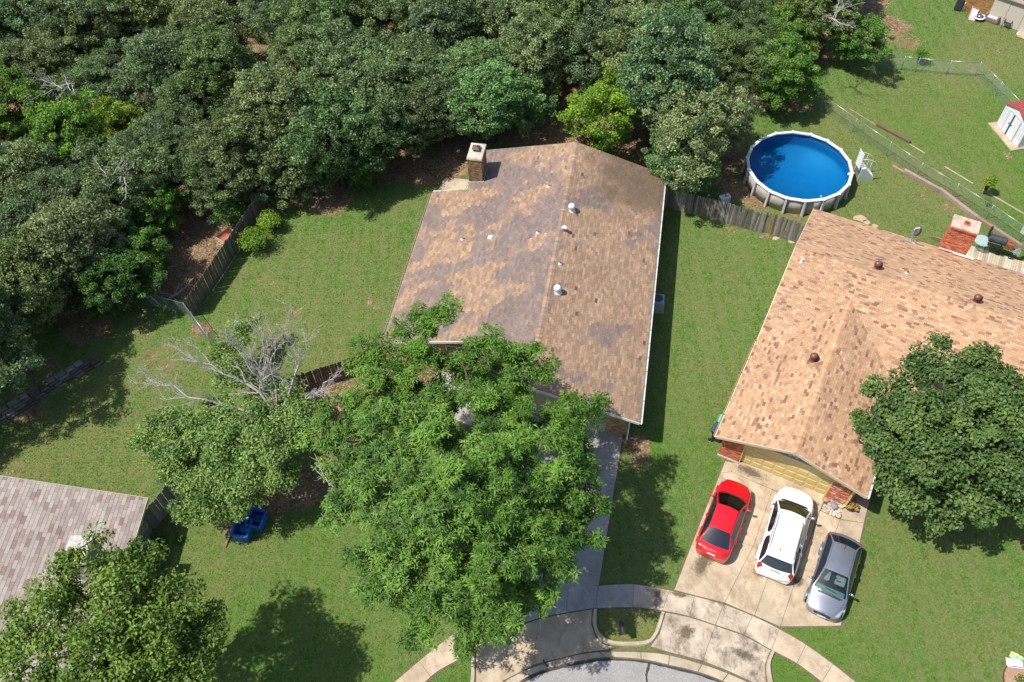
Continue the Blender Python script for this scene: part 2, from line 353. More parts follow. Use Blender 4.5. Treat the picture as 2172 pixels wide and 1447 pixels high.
H2_SLABS = [[(1538, 979), (1558, 983), (1551, 1002), (1528, 1004)], [(1559, 975), (1754, 1049), (1738.5, 1083), (1645, 1042), (1551, 1002)],
 [(1528, 1004), (1551, 1002), (1638, 1040), (1597, 1160), (1481, 1120)], [(1481, 1120), (1597, 1160), (1537, 1279), (1480, 1265), (1430, 1252)],
 [(1638, 1040), (1685, 1061), (1645, 1181), (1597, 1160)], [(1597, 1160), (1645, 1181), (1600, 1306), (1537, 1279)],
 [(1685, 1061), (1738.5, 1083), (1695, 1207), (1645, 1181)], [(1645, 1181), (1695, 1207), (1655, 1330), (1600, 1306)],
 [(1739, 1084), (1781, 1103), (1768, 1140), (1724, 1128)], [(1781, 1102), (1790, 1072), (1850, 975), (1868, 985), (1838, 1085), (1832, 1110)],
 [(1781, 1103), (1832, 1110), (1824, 1147), (1768, 1140)], [(1724, 1128), (1768, 1140), (1824, 1147), (1804, 1235), (1695, 1207)], [(1695, 1207), (1804, 1235), (1783, 1328), (1655, 1330)]]
paving('driveway', [W(s) for s in H2_SLABS], M_CONC)
dr = [at(1320, 938), at(1270, 1242)]; dl = [dr[0]+Vector((-5.2, 1.05, 0)), at(1072, 1279)]; dr[0] += Vector((.2, 1.0, 0))*.5; dl[0] += Vector((.2, 1.0, 0))*1.6
h1s = []; rows = 4
for r_ in range(rows):
    for c_ in range(2):
        def P_(i, j): a_ = dr[0].lerp(dr[1], i/rows); b_ = dl[0].lerp(dl[1], i/rows); return a_.lerp(b_, j/2).xy.to_tuple()
        h1s.append([P_(r_, c_), P_(r_, c_+1), P_(r_+1, c_+1), P_(r_+1, c_)])
h1s = [s if i < 6 else s for i, s in enumerate(h1s)]
paving('driveway', h1s, M_CONC_SHADE)
J = [((800, 1480), (850, 1512)), ((889, 1403), (914, 1436)), ((952, 1353), (988, 1391)), ((1005, 1314), (1036, 1358)), ((1070, 1281), (1090, 1331)), ((1151, 1254), (1142, 1312)), ((1206, 1246), (1200, 1300)), ((1269, 1243), (1263, 1291)),
     ((1344, 1240), (1342, 1289)), ((1420, 1253), (1405, 1296)), ((1473, 1265.5), (1463, 1308)), ((1535, 1283), (1517, 1326)), ((1595.5, 1307), (1578, 1347)), ((1653, 1335), (1636, 1379)), ((1709, 1368), (1690, 1407.5)), ((1766, 1409), (1743, 1447)), ((1814, 1447), (1790, 1485)), ((1870, 1492), (1845, 1530))]
tw = W([j[0] for j in J]); bw = W([j[1] for j in J]); tcv, bcv = curve(tw, 6), curve(bw, 6); sl = []
for i in range(len(J)-1):
    t_, b_ = tcv[i*6:i*6+7], bcv[i*6:i*6+7]; sl.append(t_+b_[::-1])
paving('sidewalk', sl, M_CONC, mats=[M_CONC if (i < 3 or i > 12) else M_CONC_SHADE if i < 8 else M_CONCS for i in range(len(sl))])
A1 = [(1010, 1385), (1036, 1360), (1090, 1333), (1142, 1314), (1132, 1411), (1068, 1444), (1050, 1475), (1010, 1475)]
A2 = [(1142, 1314), (1200, 1302), (1256, 1293), (1254, 1325), (1264, 1353), (1281, 1368), (1300, 1373), (1290, 1378), (1239, 1384), (1149, 1406), (1132, 1411)]
A3 = [(1412, 1300), (1463, 1310), (1517, 1328), (1490, 1402), (1420, 1384), (1380, 1372), (1399, 1345)]
A4 = [(1517, 1328), (1578, 1349), (1634, 1380), (1622, 1411), (1626, 1470), (1600, 1449), (1545, 1424), (1490, 1402)]
paving('driveway_apron', [W(A1), W(A2), W(A3), W(A4)], M_CONCS, z1=0.045, mats=[M_CONC, M_CONC, M_CONCS, M_CONCS])
GJ = [((1020, 1490), (1060, 1500)), ((1068, 1448), (1092, 1456)), ((1100, 1429), (1127, 1432)), ((1149, 1409), (1167, 1417)), ((1210, 1392), (1222, 1404)), ((1270, 1383), (1285, 1395)), ((1359, 1383), (1360, 1399)), ((1420, 1390), (1418, 1411)), ((1489, 1409), (1480, 1426)), ((1545, 1429), (1532, 1445)), ((1605, 1458), (1588, 1472)), ((1660, 1500), (1640, 1514))]
tcv, bcv = curve(W([j[0] for j in GJ]), 6), curve(W([j[1] for j in GJ]), 6)
paving('gutter', [tcv[i*6:i*6+7]+bcv[i*6:i*6+7][::-1] for i in range(len(GJ)-1)], M_KERB, z1=0.03, gap=0.02)
mb = MB(); road = bcv+W([(1700, 1560), (1780, 1750), (900, 1750), (980, 1560)]); mb.prism(road, -0.05, 0.018); PAVED.append(road)
tag(mb.build('road', M_ASPH), kind='structure')
def ribbon(mb, pts, w, z, zb=None):
    """flat strip along a ground polyline"""
    n = len(pts); L = []; Rr = []
    for i in range(n):
        a_, b_ = Vector(pts[max(i-1, 0)]), Vector(pts[min(i+1, n-1)]); d = (b_-a_).normalized(); nn = Vector((-d.y, d.x)); w_ = w*random.uniform(.6, 1.3)
        L.append((pts[i][0]+nn.x*w_/2, pts[i][1]+nn.y*w_/2)); Rr.append((pts[i][0]-nn.x*w_/2, pts[i][1]-nn.y*w_/2))
    vs = [(*q, z) for q in L]+[(*q, z) for q in Rr]
    mb.add(vs, [(i, i+n, i+n+1, i+1) for i in range(n-1)])
M_TAR = mat('crack_sealant', (.03, .028, .027), 0.7, 0.3, 10)
mb = MB(); ribbon(mb, [(x, y-0.1) for x, y in bcv[6:-6]], 0.11, 0.024)
ribbon(mb, curve(W([(1377, 1405), (1376, 1412), (1374, 1420), (1371, 1432), (1372, 1447), (1373, 1480)]), 5), 0.12, 0.0245)
ribbon(mb, curve(W([(1152, 1400), (1156, 1408), (1162, 1414)]), 4), 0.07, 0.056)
tag(mb.build('tar_crack_sealing', M_TAR), kind='structure')
def kerb(inner, outer, n=6):
    a_, b_ = curve(W(inner), n), curve(W(outer), n); mb = MB(); m_ = len(a_); h = 0.13
    vs = [(*q, 0) for q in a_]+[(*q, h) for q in a_]+[(*Vector(q).lerp(Vector(r_), .75), h) for q, r_ in zip(a_, b_)]+[(*q, 0.03) for q in b_]
    fs = []
    for i in range(m_-1):
        for k in range(3): fs.append((k*m_+i, k*m_+i+1, (k+1)*m_+i+1, (k+1)*m_+i))
    fs += [(0, m_, 2*m_, 3*m_), (m_-1, 4*m_-1, 3*m_-1, 2*m_-1)]
    mb.add(vs, fs); o = mb.build('kerb', M_KERB); tag(o, kind='structure')
    o.data.validate(); bm_ = bmesh.new(); bm_.from_mesh(o.data); bmesh.ops.recalc_face_normals(bm_, faces=bm_.faces); bm_.to_mesh(o.data); bm_.free()
kerb([(1266, 1293), (1265.5, 1330), (1279, 1350.5), (1300, 1361), (1335, 1363), (1369, 1360), (1386, 1347), (1403, 1299)], [(1258, 1293), (1257, 1322), (1268, 1353), (1285, 1366), (1335, 1372), (1377, 1367), (1398, 1342), (1411, 1301)])
kerb([(999, 1389), (1000, 1415), (998, 1447), (990, 1490)], [(1008, 1387), (1009, 1415), (1008, 1447), (1002, 1490)])
kerb([(1642, 1383), (1633, 1411), (1638, 1447), (1648, 1480)], [(1635, 1381), (1625, 1411), (1628, 1447), (1637, 1480)])
M_STAIN, nt, p = nodes('oil_and_dirt_stain'); p.inputs['Base Color'].default_value = (.1, .07, .035, 1); p.inputs['Roughness'].default_value = .8
tcs = N(nt, 'ShaderNodeTexCoord'); vl = N(nt, 'ShaderNodeVectorMath', operation='LENGTH'); nt.links.new(tcs.outputs['Object'], vl.inputs[0])
al = math2(nt, 'SUBTRACT', ramp(nt, vl.outputs['Value'], .1, 1.0, 1.05, 0.0), ramp(nt, nz(nt, 7, 6, .75, 'Geo'), .3, .7, 0, .75))
nt.links.new(ramp(nt, al, .05, .5, 0, .62), p.inputs['Alpha'])
def stain(u, v, rx, ry, ang=0, z=.075):
    b = MB(); n = 20; b.add([(math.cos(6.2832*k/n), math.sin(6.2832*k/n), 0) for k in range(n)], [list(range(n))]); o = b.build('stain', M_STAIN); q = at(u, v); o.location = (q.x, q.y, z); o.scale = (rx, ry, 1); o.rotation_euler.z = ang; tag(o, kind='structure')
stain(1455, 1341, .75, .6); stain(1609, 1214, .55, .45); stain(1592, 1003, 1.5, .5, -.5); stain(1490, 1195, 1.4, .7, .9); stain(1690, 1235, .6, .5); stain(1440, 1262, .9, .25, -.2); stain(1575, 1390, 1.0, .4, -.5); stain(1520, 1060, .8, .4, .9); stain(1710, 1060, 1.2, .3, -.5)
# patio behind the brown-roofed house, entrance walk in front of it
paving('patio', [W([(930, 404), (1000, 402), (1002, 383), (945, 377)])], M_CONC)
paving('entrance_walk', [W([(925, 790), (1000, 780), (1020, 830), (1000, 905), (940, 880)]), W([(1000, 780), (1075, 800), (1090, 860), (1020, 830)])], M_CONC_SHADE)
# ================================================================ houses
def clip(poly, convex):
    out = poly
    n = len(convex)
    for i in range(n):
        ax, ay = convex[i]; bx, by = convex[(i+1) % n]; inp = out; out = []
        if not inp: return []
        def sd(q): return (bx-ax)*(q[1]-ay)-(by-ay)*(q[0]-ax)
        for k in range(len(inp)):
            p0, p1 = inp[k-1], inp[k]; s0, s1 = sd(p0), sd(p1)
            if s1 >= 0:
                if s0 < 0: t = s0/(s0-s1); out.append((p0[0]+(p1[0]-p0[0])*t, p0[1]+(p1[1]-p0[1])*t))
                out.append(p1)
            elif s0 >= 0: t = s0/(s0-s1); out.append((p0[0]+(p1[0]-p0[0])*t, p0[1]+(p1[1]-p0[1])*t))
    return out
def ccw(p): return p if sum(p[i][0]*p[(i+1) % len(p)][1]-p[(i+1) % len(p)][0]*p[i][1] for i in range(len(p))) > 0 else p[::-1]
class Plane:
    """roof plane in the house's own frame: O eave point, a along the eave, b up the slope"""
    def __init__(s, O, a, b): s.O, s.a, s.b = Vector(O), Vector(a).normalized(), Vector(b).normalized(); s.n = s.a.cross(s.b)
    def P(s, a, b, h=0): return s.O+s.a*a+s.b*b+s.n*h
    def loc(s, p): d = Vector(p)-s.O; return (d.dot(s.a), d.dot(s.b))
def roof(house, planes, tone, tabw=0.305, expo=0.143, visible=None, deckmat=None, hi=0.013):
    """planes: (Plane, [convex polygons in (a,b)]); sheathing, the 300 shingle tabs that show largest as pieces, all others joined"""
    MWh = mw(house); deck = MB()
    for pl, polys in planes:
        for poly in polys: deck.extr([pl.P(*q, -0.012) for q in ccw(poly)], pl.n*-0.10)
    rf = deck.build('roof', deckmat or MATS['fascia'], house)
    field = MB(); cand = []
    for pl, polys in planes:
        for poly in polys:
            poly = ccw(poly); a0, a1 = min(q[0] for q in poly), max(q[0] for q in poly); b0, b1 = min(q[1] for q in poly), max(q[1] for q in poly)
            r0, r1 = int(b0//expo), int(b1//expo)+1
            for r_ in range(r0, r1):
                off = (0.5*tabw if r_ % 2 else 0)+0.04*math.sin(r_*1.7)
                for c_ in range(int((a0-off)//tabw)-1, int((a1-off)//tabw)+2):
                    x0, x1, y0, y1 = c_*tabw+off+0.004, (c_+1)*tabw+off-0.004, r_*expo, (r_+1)*expo
                    q = [(x0, y0), (x1, y0), (x1, y1), (x0, y1)]; g = clip(q, poly)
                    if len(g) < 3: continue
                    mid = pl.P((x0+x1)/2, (y0+y1)/2); wp = MWh @ mid
                    col = tone(wp, (x0+x1)/2, r_, c_)
                    full = len(g) == 4 and all(abs(g[k][0]-q[k][0])+abs(g[k][1]-q[k][1]) < 1e-6 for k in range(4)) if len(g) == 4 else False
                    full = full or (len(g) == 4 and abs(sum(p_[0] for p_ in g)-sum(p_[0] for p_ in q))+abs(sum(p_[1] for p_ in g)-sum(p_[1] for p_ in q)) < 1e-6)
                    u_, v_ = toscreen(wp)
                    if full and 8 < u_ < 2164 and 8 < v_ < 1440 and (visible is None or visible(u_, v_)):
                        cand.append(((wp-Vector((0, 0, CAM_H))).length, pl, x0, y0, x1-x0, col)); continue
                    field_add(field, pl, g, y0, expo, col, hi)
    cand.sort(key=lambda t: t[0])
    for k, (d_, pl, x0, y0, w_, col) in enumerate(cand):
        if k >= 300: field_add(field, pl, [(x0, y0), (x0+w_, y0), (x0+w_, y0+expo), (x0, y0+expo)], y0, expo, col, hi)
    tabs = {}
    for d_, pl, x0, y0, w_, col in cand[:300]:
        if id(pl) not in tabs:
            t = MB(); z_ = Plane((0, 0, 0), (1, 0, 0), (0, 1, 0)); field_add(t, z_, [(0, 0), (w_, 0), (w_, expo), (0, expo)], 0, expo, None, hi); tabs[id(pl)] = t.mesh('shingle', M_SHO)
        o = link('shingle', tabs[id(pl)], rf, col)
        o.matrix_local = Matrix.Translation(pl.P(x0, y0)) @ Matrix((pl.a, pl.b, pl.n)).transposed().to_4x4()
    field.build('shingle_field', M_SHC, rf, kind='stuff')
    return rf
def field_add(mb, pl, g, y0, expo, col, hi):
    h = lambda b: hi+(0.003-hi)*(b-y0)/expo
    n = len(g); top_ = [pl.P(a, b, h(b)) for a, b in g]; bot = [pl.P(a, b, -0.006) for a, b in g]
    mb.add(top_+bot, [list(range(n))]+[(i, n+i, n+(i+1) % n, (i+1) % n) for i in range(n)], 0, col)
def ridge_cap(house, p0, p1, n1, n2, tone, step=0.15, w=0.16, name='ridge_cap'):
    """folded cap shingles lapped along a ridge or hip"""
    p0, p1 = Vector(p0), Vector(p1); d = (p1-p0); L = d.length; d.normalize(); n1, n2 = Vector(n1), Vector(n2)
    e1 = d.cross(n1); e1 = e1 if e1.z < 0 else -e1
    e2 = d.cross(n2); e2 = e2 if e2.z < 0 else -e2
    mb = MB(); k = 0; x = 0.0; MWh = mw(house)
    while x < L:
        a, b = p0+d*x, p0+d*min(L, x+step*1.05); up = (n1+n2).normalized()
        h0, h1 = 0.028, 0.018
        vs = [a+e1*w+n1*h0*.8, a+up*h0, a+e2*w+n2*h0*.8, b+e1*w+n1*h1*.8, b+up*h1, b+e2*w+n2*h1*.8, a+e1*w-n1*.004, a+e2*w-n2*.004, a]
        col = tone(MWh @ a, x, 1000+k, k)
        mb.add(vs, [(0, 1, 4, 3), (1, 2, 5, 4), (0, 6, 8, 1), (1, 8, 7, 2)], 0, col); x += step; k += 1
    o = mb.build(name, M_SHC, house, kind='stuff')
    o.data.validate(); bm_ = bmesh.new(); bm_.from_mesh(o.data); bmesh.ops.recalc_face_normals(bm_, faces=bm_.faces); bm_.to_mesh(o.data); bm_.free()
    return o
def bricks(parent, o, ux, w, h, cols, holes=(), name='brickwork', bl=0.2, bh=0.068, uz=(0, 0, 1)):
    """running-bond facing bricks on a wall face; o lower left corner, ux along the wall, outward normal = ux x uz"""
    o, ux, uz = Vector(o), Vector(ux).normalized(), Vector(uz); nn = ux.cross(uz).normalized(); mb = MB(); g = 0.008
    for r_ in range(int(h/bh+0.3)):
        z0, z1 = r_*bh, min((r_+1)*bh-g, h); x = -(bl/2 if r_ % 2 else 0)
        while x < w:
            x0, x1 = max(x, 0), min(x+bl-g, w); x += bl
            if x1-x0 < 0.02: continue
            if any(x0 < H_[1] and x1 > H_[0] and z0 < H_[3] and z1 > H_[2] for H_ in holes): continue
            pr = 0.012+random.uniform(-.003, .004); c = random.choice(cols); k = random.uniform(.8, 1.2)
            q = [o+ux*a_+uz*b_ for a_, b_ in ((x0, z0), (x1, z0), (x1, z1), (x0, z1))]
            mb.add([p_+nn*pr for p_ in q]+[p_-nn*.004 for p_ in q], [(0, 1, 2, 3), (0, 4, 5, 1), (1, 5, 6, 2), (2, 6, 7, 3), (3, 7, 4, 0)], 0, tuple(v_*k for v_ in c))
    return mb.build(name, M_COL, parent, kind='stuff')
M_FASC = mat('fascia', (.42, .36, .27), 0.6, 0.15, 3)
M_FASCW = mat('fascia_white', (.62, .62, .6), 0.5, 0.12, 3)
M_MORT = mat('mortar', (.3, .26, .22), 0.95, 0.25, 20)
M_STUCCO = mat('rendered_wall', (.4, .33, .24), 0.9, 0.15, 12)
M_GLASSD, nt, p = nodes('window_glass'); p.inputs['Base Color'].default_value = (.02, .05, .075, 1); p.inputs['Roughness'].default_value = 0.06; p.inputs['Specular IOR Level'].default_value = 0.9
M_GALVB = mat('vent_brown', (.17, .075, .06), 0.45, 0.2, 5, metal=0.3)
M_LEAD = mat('flashing', (.45, .46, .46), 0.5, 0.25, 6, metal=0.3)
M_CAPC = mat('chimney_cap_concrete', (.42, .37, .31), 0.9, 0.3, 5, bmp=.3, big=.2, bigscale=2)
TAN = [(.34, .215, .125), (.30, .185, .105), (.38, .245, .145)]
def turbine(house, wp, m, n, s=1.0):
    """spinning roof ventilator: flared base, collar, globe of bent fins"""
    inv = mw(house).inverted(); p = inv @ wp; b = MB()
    b.lathe([(.21*s, -.12), (.19*s, .03), (.15*s, .09), (.15*s, .17*s)], 14, p)
    root = b.build('turbine_vent', m, house, smooth=True)
    g = MB(); k = 18
    for i in range(k):
        t0 = 2*math.pi*i/k; vs = []
        for j in range(6):
            ph = -0.9+j*(2.4/5); r_ = .2*s*math.cos(ph)+.02; z_ = .3*s+.17*s*math.sin(ph)
            for dt, rr in ((0, 1.0), (.42, .86)):
                t = t0+dt+j*.1; vs.append(p+Vector((r_*rr*math.cos(t), r_*rr*math.sin(t), z_)))
        g.add(vs, [(2*j, 2*j+1, 2*j+3, 2*j+2) for j in range(5)])
    g.lathe([(.001, .475*s), (.06*s, .47*s), (.1*s, .455*s)], 12, p)
    g.build('vent_globe', m, root, smooth=True); return root
def pipe_vent(house, wp, m=None, h=.28, r=.045):
    p = mw(house).inverted() @ wp; b = MB(); b.lathe([(r, -.1), (r, h), (r*.7, h), (r*.7, h-.05), (.001, h-.06)], 10, p)
    root = b.build('vent_pipe', m or M_GALV, house, smooth=False)
    f = MB(); f.lathe([(.14, -.02), (.13, .035), (r+.01, .09)], 12, p); f.build('flashing', M_LEAD, root); return root
def garage_door(house, x0, x1, y, h, m, rows=4, cols=8):
    d = MB(); d.box(((x0+x1)/2, y, h/2), (x1-x0, .05, h)); root = d.build('garage_door', m, house)
    pw, ph = (x1-x0)/cols, h/rows; b = MB(); b.box((0, 0, 0), (pw*.8, .03, ph*.66)); me_ = b.mesh('door_panel', m)
    for r_ in range(rows):
        for c_ in range(cols):
            o = link('door_panel', me_, root); o.location = (x0+(c_+.5)*pw, y-.03, (r_+.5)*ph)
            bv = o.modifiers.new('bevel', 'BEVEL'); bv.width = .014; bv.segments = 2
    return root
def gutter(house, a, b, m, out, name='gutter'):
    a, b, out = Vector(a), Vector(b), Vector(out).normalized(); d = (b-a).normalized(); mb = MB()
    prof = [(0, .02), (0, -.1), (.09, -.1), (.12, .015), (.108, .015), (.082, -.09), (.01, -.09), (.01, .02)]
    vs = []
    for q in (a, b):
        for x_, z_ in prof: vs.append(q+out*(x_+.02)+Vector((0, 0, z_)))
    n = len(prof); mb.add(vs, [(i, (i+1) % n, n+(i+1) % n, n+i) for i in range(n)]+[list(range(n)), list(range(2*n-1, n-1, -1))])
    L = (b-a).length; k = int(L/0.95)
    g = mb.build(name, m, house)
    hb = MB(); hb.box((0, 0, 0), (.15, .03, .012)); hm = hb.mesh('gutter_hanger', M_GALV); ang = math.atan2(out.y, out.x)
    for i in range(k):
        o = link('gutter_hanger', hm, g); o.location = a+d*(L*(i+.5)/k)+out*.07+Vector((0, 0, .022)); o.rotation_euler.z = ang
    return g
def smp(p, s): return noise.noise(Vector(p)*s)
def jit(c, k=.08): f = 1+random.uniform(-k, k); return tuple(max(0.004, v*f*(1+random.uniform(-.03, .03))) for v in c)
def lerpc(a, b, t): return tuple(x+(y-x)*t for x, y in zip(a, b))
# ---------------------------------------------------------------- brown-roofed house in the middle
U1 = Vector((.2017, .97945)); H1 = thing('house', 'long house with a patchy brown and grey shingle roof between the two lawns', 'house', (6.57, 23.75, 0), math.atan2(-U1.x, U1.y))
RZ, ER, EL = 4.6, 2.6, 2.5
PR = Plane((0, 0, ER), (0, 1, 0), (-5.9, 0, RZ-ER)); PL = Plane((-14.87, 19.4, EL), (0, -1, 0), (8.97, 0, RZ-EL))
def tone1(p, a, r_, c_):
    inv = mw_h1 @ p; left = inv.x < -5.9
    d = Vector((inv.x*.9+inv.y*.45, inv.y*.5-inv.x*.25, 0))
    n_ = smp((d.x*.34, d.y*1.15, 1.3), .7)+.55*smp((d.x*.8, d.y*2.4, 4), 1.1)+.3*smp(p, 2.6)
    thr = -.08 if left else .36
    if inv.x > -6.9 and inv.x < -5.9+.4 and inv.y < 11: thr -= .25
    t = 1/(1+math.exp(-(n_-thr)*28))
    tan = random.choice([(.31, .203, .13), (.35, .23, .148), (.265, .172, .112), (.38, .255, .165), (.295, .195, .13)]); grey = random.choice([(.2, .148, .13), (.17, .127, .116), (.23, .17, .142), (.19, .148, .137)])
    if not left and random.random() < .006: grey = (.09, .06, .05); t = 1
    c = lerpc(tan, grey, min(1, max(0, t*.92+random.uniform(-.12, .12))))
    # right slope turns darker brown towards the back right corner
    dd_ = math.hypot(inv.x+1.6, (inv.y-18.6)*.8); k = max(0, 1-dd_/4.6)+.3*smp(p, .9)
    if not left and k > .15: c = lerpc(c, (.13, .09, .062), min(.8, (k-.15)*1.9))
    return jit(tuple(v*.9 for v in c), .1)
mw_h1 = mw(H1).inverted()
def RP(pl, pts): return [pl.loc(pl.O+Vector((x-pl.O.x, y-pl.O.y, (pl.n.x*(pl.O.x-x)+pl.n.y*(pl.O.y-y))/pl.n.z))) for x, y in pts]
right_poly = RP(PR, [(0, 0), (-5.9, 0), (-5.9, 19.4), (0, 19.4)])
left_polys = [RP(PL, [(-9.0, 0), (-5.9, 0), (-5.9, 3.1), (-9.0, 3.1)]), RP(PL, [(-14.87, 3.1), (-5.9, 3.1), (-5.9, 15.6), (-14.87, 15.6)]), RP(PL, [(-12.5, 15.6), (-5.9, 15.6), (-5.9, 19.4), (-12.5, 19.4)])]
rf1 = roof(H1, [(PR, [right_poly]), (PL, left_polys)], tone1, visible=lambda u, v: u > 1180 and (v < 700 or u > 1290))
ridge_cap(H1, (-5.9, 0, RZ), (-5.9, 19.4, RZ), PR.n, PL.n, lambda p, a, r_, c_: jit(random.choice([(.3, .2, .13), (.33, .22, .145), (.24, .165, .12), (.22, .16, .13)]), .12))
w = MB()
w.prism([(-.55, .7), (-.55, 18.9), (-12.0, 18.9), (-12.0, 15.1), (-14.3, 15.1), (-14.3, 3.7), (-8.6, 3.7), (-8.6, .7)], 0, 2.5)
w.extr([(-.55, .7, 2.5), (-5.9, .7, 4.35), (-8.6, .7, 3.75), (-8.6, .7, 2.5)], (0, .2, 0)); w.extr([(-.55, 18.9, 2.5), (-5.9, 18.9, 4.35), (-12.0, 18.9, 2.95), (-12.0, 18.9, 2.5)], (0, -.2, 0))
w.extr([(-8.6, 3.7, 2.5), (-8.6, 3.7, 3.7), (-14.3, 3.7, 2.5)], (0, .2, 0))
w.build('wall', M_STUCCO, H1)
BR1 = [(.33, .19, .08), (.38, .23, .105), (.27, .15, .065), (.42, .27, .13)]
bricks(H1, (-1.75, .7, 0), (1, 0, 0), 1.2, 2.5, BR1); bricks(H1, (-.55, .7, 0), (0, 1, 0), 3.0, 2.45, BR1)
bricks(H1, (-14.3, 3.7, 0), (1, 0, 0), 5.7, 2.5, BR1, holes=[(3.0, 4.1, 0, 2.2), (1.0, 2.2, .9, 2.1)])
garage_door(H1, -6.6, -1.75, .74, 2.2, mat('grey_door_paint', (.3, .32, .36), .5, .08, 3))
d = MB(); d.box((-10.75, 3.66, 1.1), (1.05, .08, 2.15)); ed = d.build('entry_door', mat('dark_door', (.06, .045, .04), .5, .2, 5), H1)
d = MB(); [d.box((-10.75+sx*.56, 3.64, 1.12), (.08, .14, 2.25)) for sx in (-1, 1)]; d.box((-10.75, 3.64, 2.28), (1.2, .14, .08)); d.build('door_frame', M_FASC, ed)
d = MB(); d.box((-12.7, 3.68, 1.5), (1.15, .06, 1.15)); wdw = d.build('window', M_GLASSD, H1)
d = MB(); [d.box((-12.7+sx*.6, 3.66, 1.5), (.07, .12, 1.3)) for sx in (-1, 0, 1)]; [d.box((-12.7, 3.66, z_), (1.2, .1, .07)) for z_ in (.9, 2.1)]; d.build('window_frame', M_FASCW, wdw)
gutter(H1, (0, -.02, ER-.05), (0, 19.42, ER-.05), M_FASCW, (1, 0, 0)); gutter(H1, (-14.87, 3.1, EL-.05), (-14.87, 15.6, EL-.05), M_FASC, (-1, 0, 0))
gutter(H1, (-14.87, 15.62, EL-.05), (-12.5, 15.62, 2.98), M_FASCW, (0, 1, 0), 'fascia_trim'); gutter(H1, (-12.52, 15.6, 3.0), (-12.52, 16.15, 3.0), M_FASCW, (-1, 0, 0))
for (xa, za, xb, zb, yy) in ((0, ER, -5.9, RZ, -.03), (-5.9, RZ, -9.0, RZ-.726, -.03), (-9.0, RZ-.726, -14.87, EL, 3.07)):
    d = MB(); d.bar((xa, yy, za-.09), (xb, yy, zb-.09), .04, .17); d.build('bargeboard', M_FASCW, H1)
d = MB(); d.tube([(-.62, .6, 2.4), (-.5, .62, 2.25), (-.5, .62, .2), (-.5, .35, .08)], .045, 8); d.build('downspout', M_FASCW, H1, smooth=True)
def chimney(house, x0, x1, y0, y1, zb, zt, cols, capcol, flue, faces, over=.06, capt=.13, crown_row=False):
    cx_, cy_ = (x0+x1)/2, (y0+y1)/2
    b = MB(); b.box((cx_, cy_, (zb+zt)/2), (x1-x0, y1-y0, zt-zb)); ch = b.build('chimney', M_MORT, house)
    for f in faces:
        if f == 'f': bricks(ch, (x0, y0, zb), (1, 0, 0), x1-x0, zt-zb, cols)
        if f == 'r': bricks(ch, (x1, y0, zb), (0, 1, 0), y1-y0, zt-zb, cols)
        if f == 'l': bricks(ch, (x0, y1, zb), (0, -1, 0), y1-y0, zt-zb, cols)
        if f == 'b': bricks(ch, (x1, y1, zb), (-1, 0, 0), x1-x0, zt-zb, cols)
    if crown_row:
        b = MB(); n_ = int((x1-x0)/.1)
        for i in range(n_): b.box((x0+(i+.5)*(x1-x0)/n_, y0-.03, zt-.05), (.085, .1, .09), col=jit((.42, .1, .045), .2))
        b.build('brick_course', M_COL, ch, kind='stuff')
    b = MB(); b.box((cx_, cy_, zt+capt/2), (x1-x0+2*over, y1-y0+2*over, capt), taper=.96); cp = b.build('cap', capcol, ch, bevel=.015)
    return ch
# chimney of the brown-roofed house
c1 = chimney(H1, -12.5, -11.6, 16.2, 17.65, 0, 5.05, [(.2, .115, .055), (.26, .15, .07), (.15, .085, .045), (.3, .19, .1)], M_CAPC, None, 'frlb')
b = MB(); b.box((-12.08, 17.05, 5.27), (.34, .34, .2)); b.build('flue', M_BLACKM, c1); b = MB(); b.box((-12.08, 17.05, 5.43), (.5, .5, .16), taper=.25); b.build('flue_cowl', mat('cowl', (.09, .065, .055), .6, .2, 5), c1)
b = MB()
for k in range(5): b.box((-11.57+.02, 16.25+k*.3, 3.25+.05*math.sin(k)), (.05, .29, .22))
for k in range(3): b.box((-12.4+k*.33, 16.17, 3.1+k*.05), (.33, .05, .2))
b.build('flashing', M_LEAD, c1)
W1 = mw(H1); nR, nL = (W1.to_3x3() @ PR.n), (W1.to_3x3() @ PL.n); oR, oL = W1 @ PR.O, W1 @ PL.O
for u_, v_ in ((1213, 447), (1183, 620)): turbine(H1, onplane(u_, v_, oR, nR), M_WMETAL, nR, 1.15)
for u_, v_, o_, n_ in ((1164, 396, oL, nL), (1141, 494, oL, nL), (981, 508, oL, nL), (1188, 560, oR, nR)): pipe_vent(H1, onplane(u_, v_, o_, n_))
q = W1.inverted() @ onplane(1194, 489, oR, nR); b = MB(); b.tube([q, q+Vector((0, 0, .25)), q+Vector((.06, -.03, .36)), q+Vector((.2, -.08, .34)), q+Vector((.22, -.1, .26))], .1, 10); b.build('gooseneck_vent', M_WMETAL, H1, smooth=True)
q = W1.inverted() @ onplane(1040, 505, oL, nL); b = MB(); b.box(q+Vector((0, 0, .06)), (.32, .3, .13), taper=.85); b.build('box_vent', M_WMETAL, H1, bevel=.02)
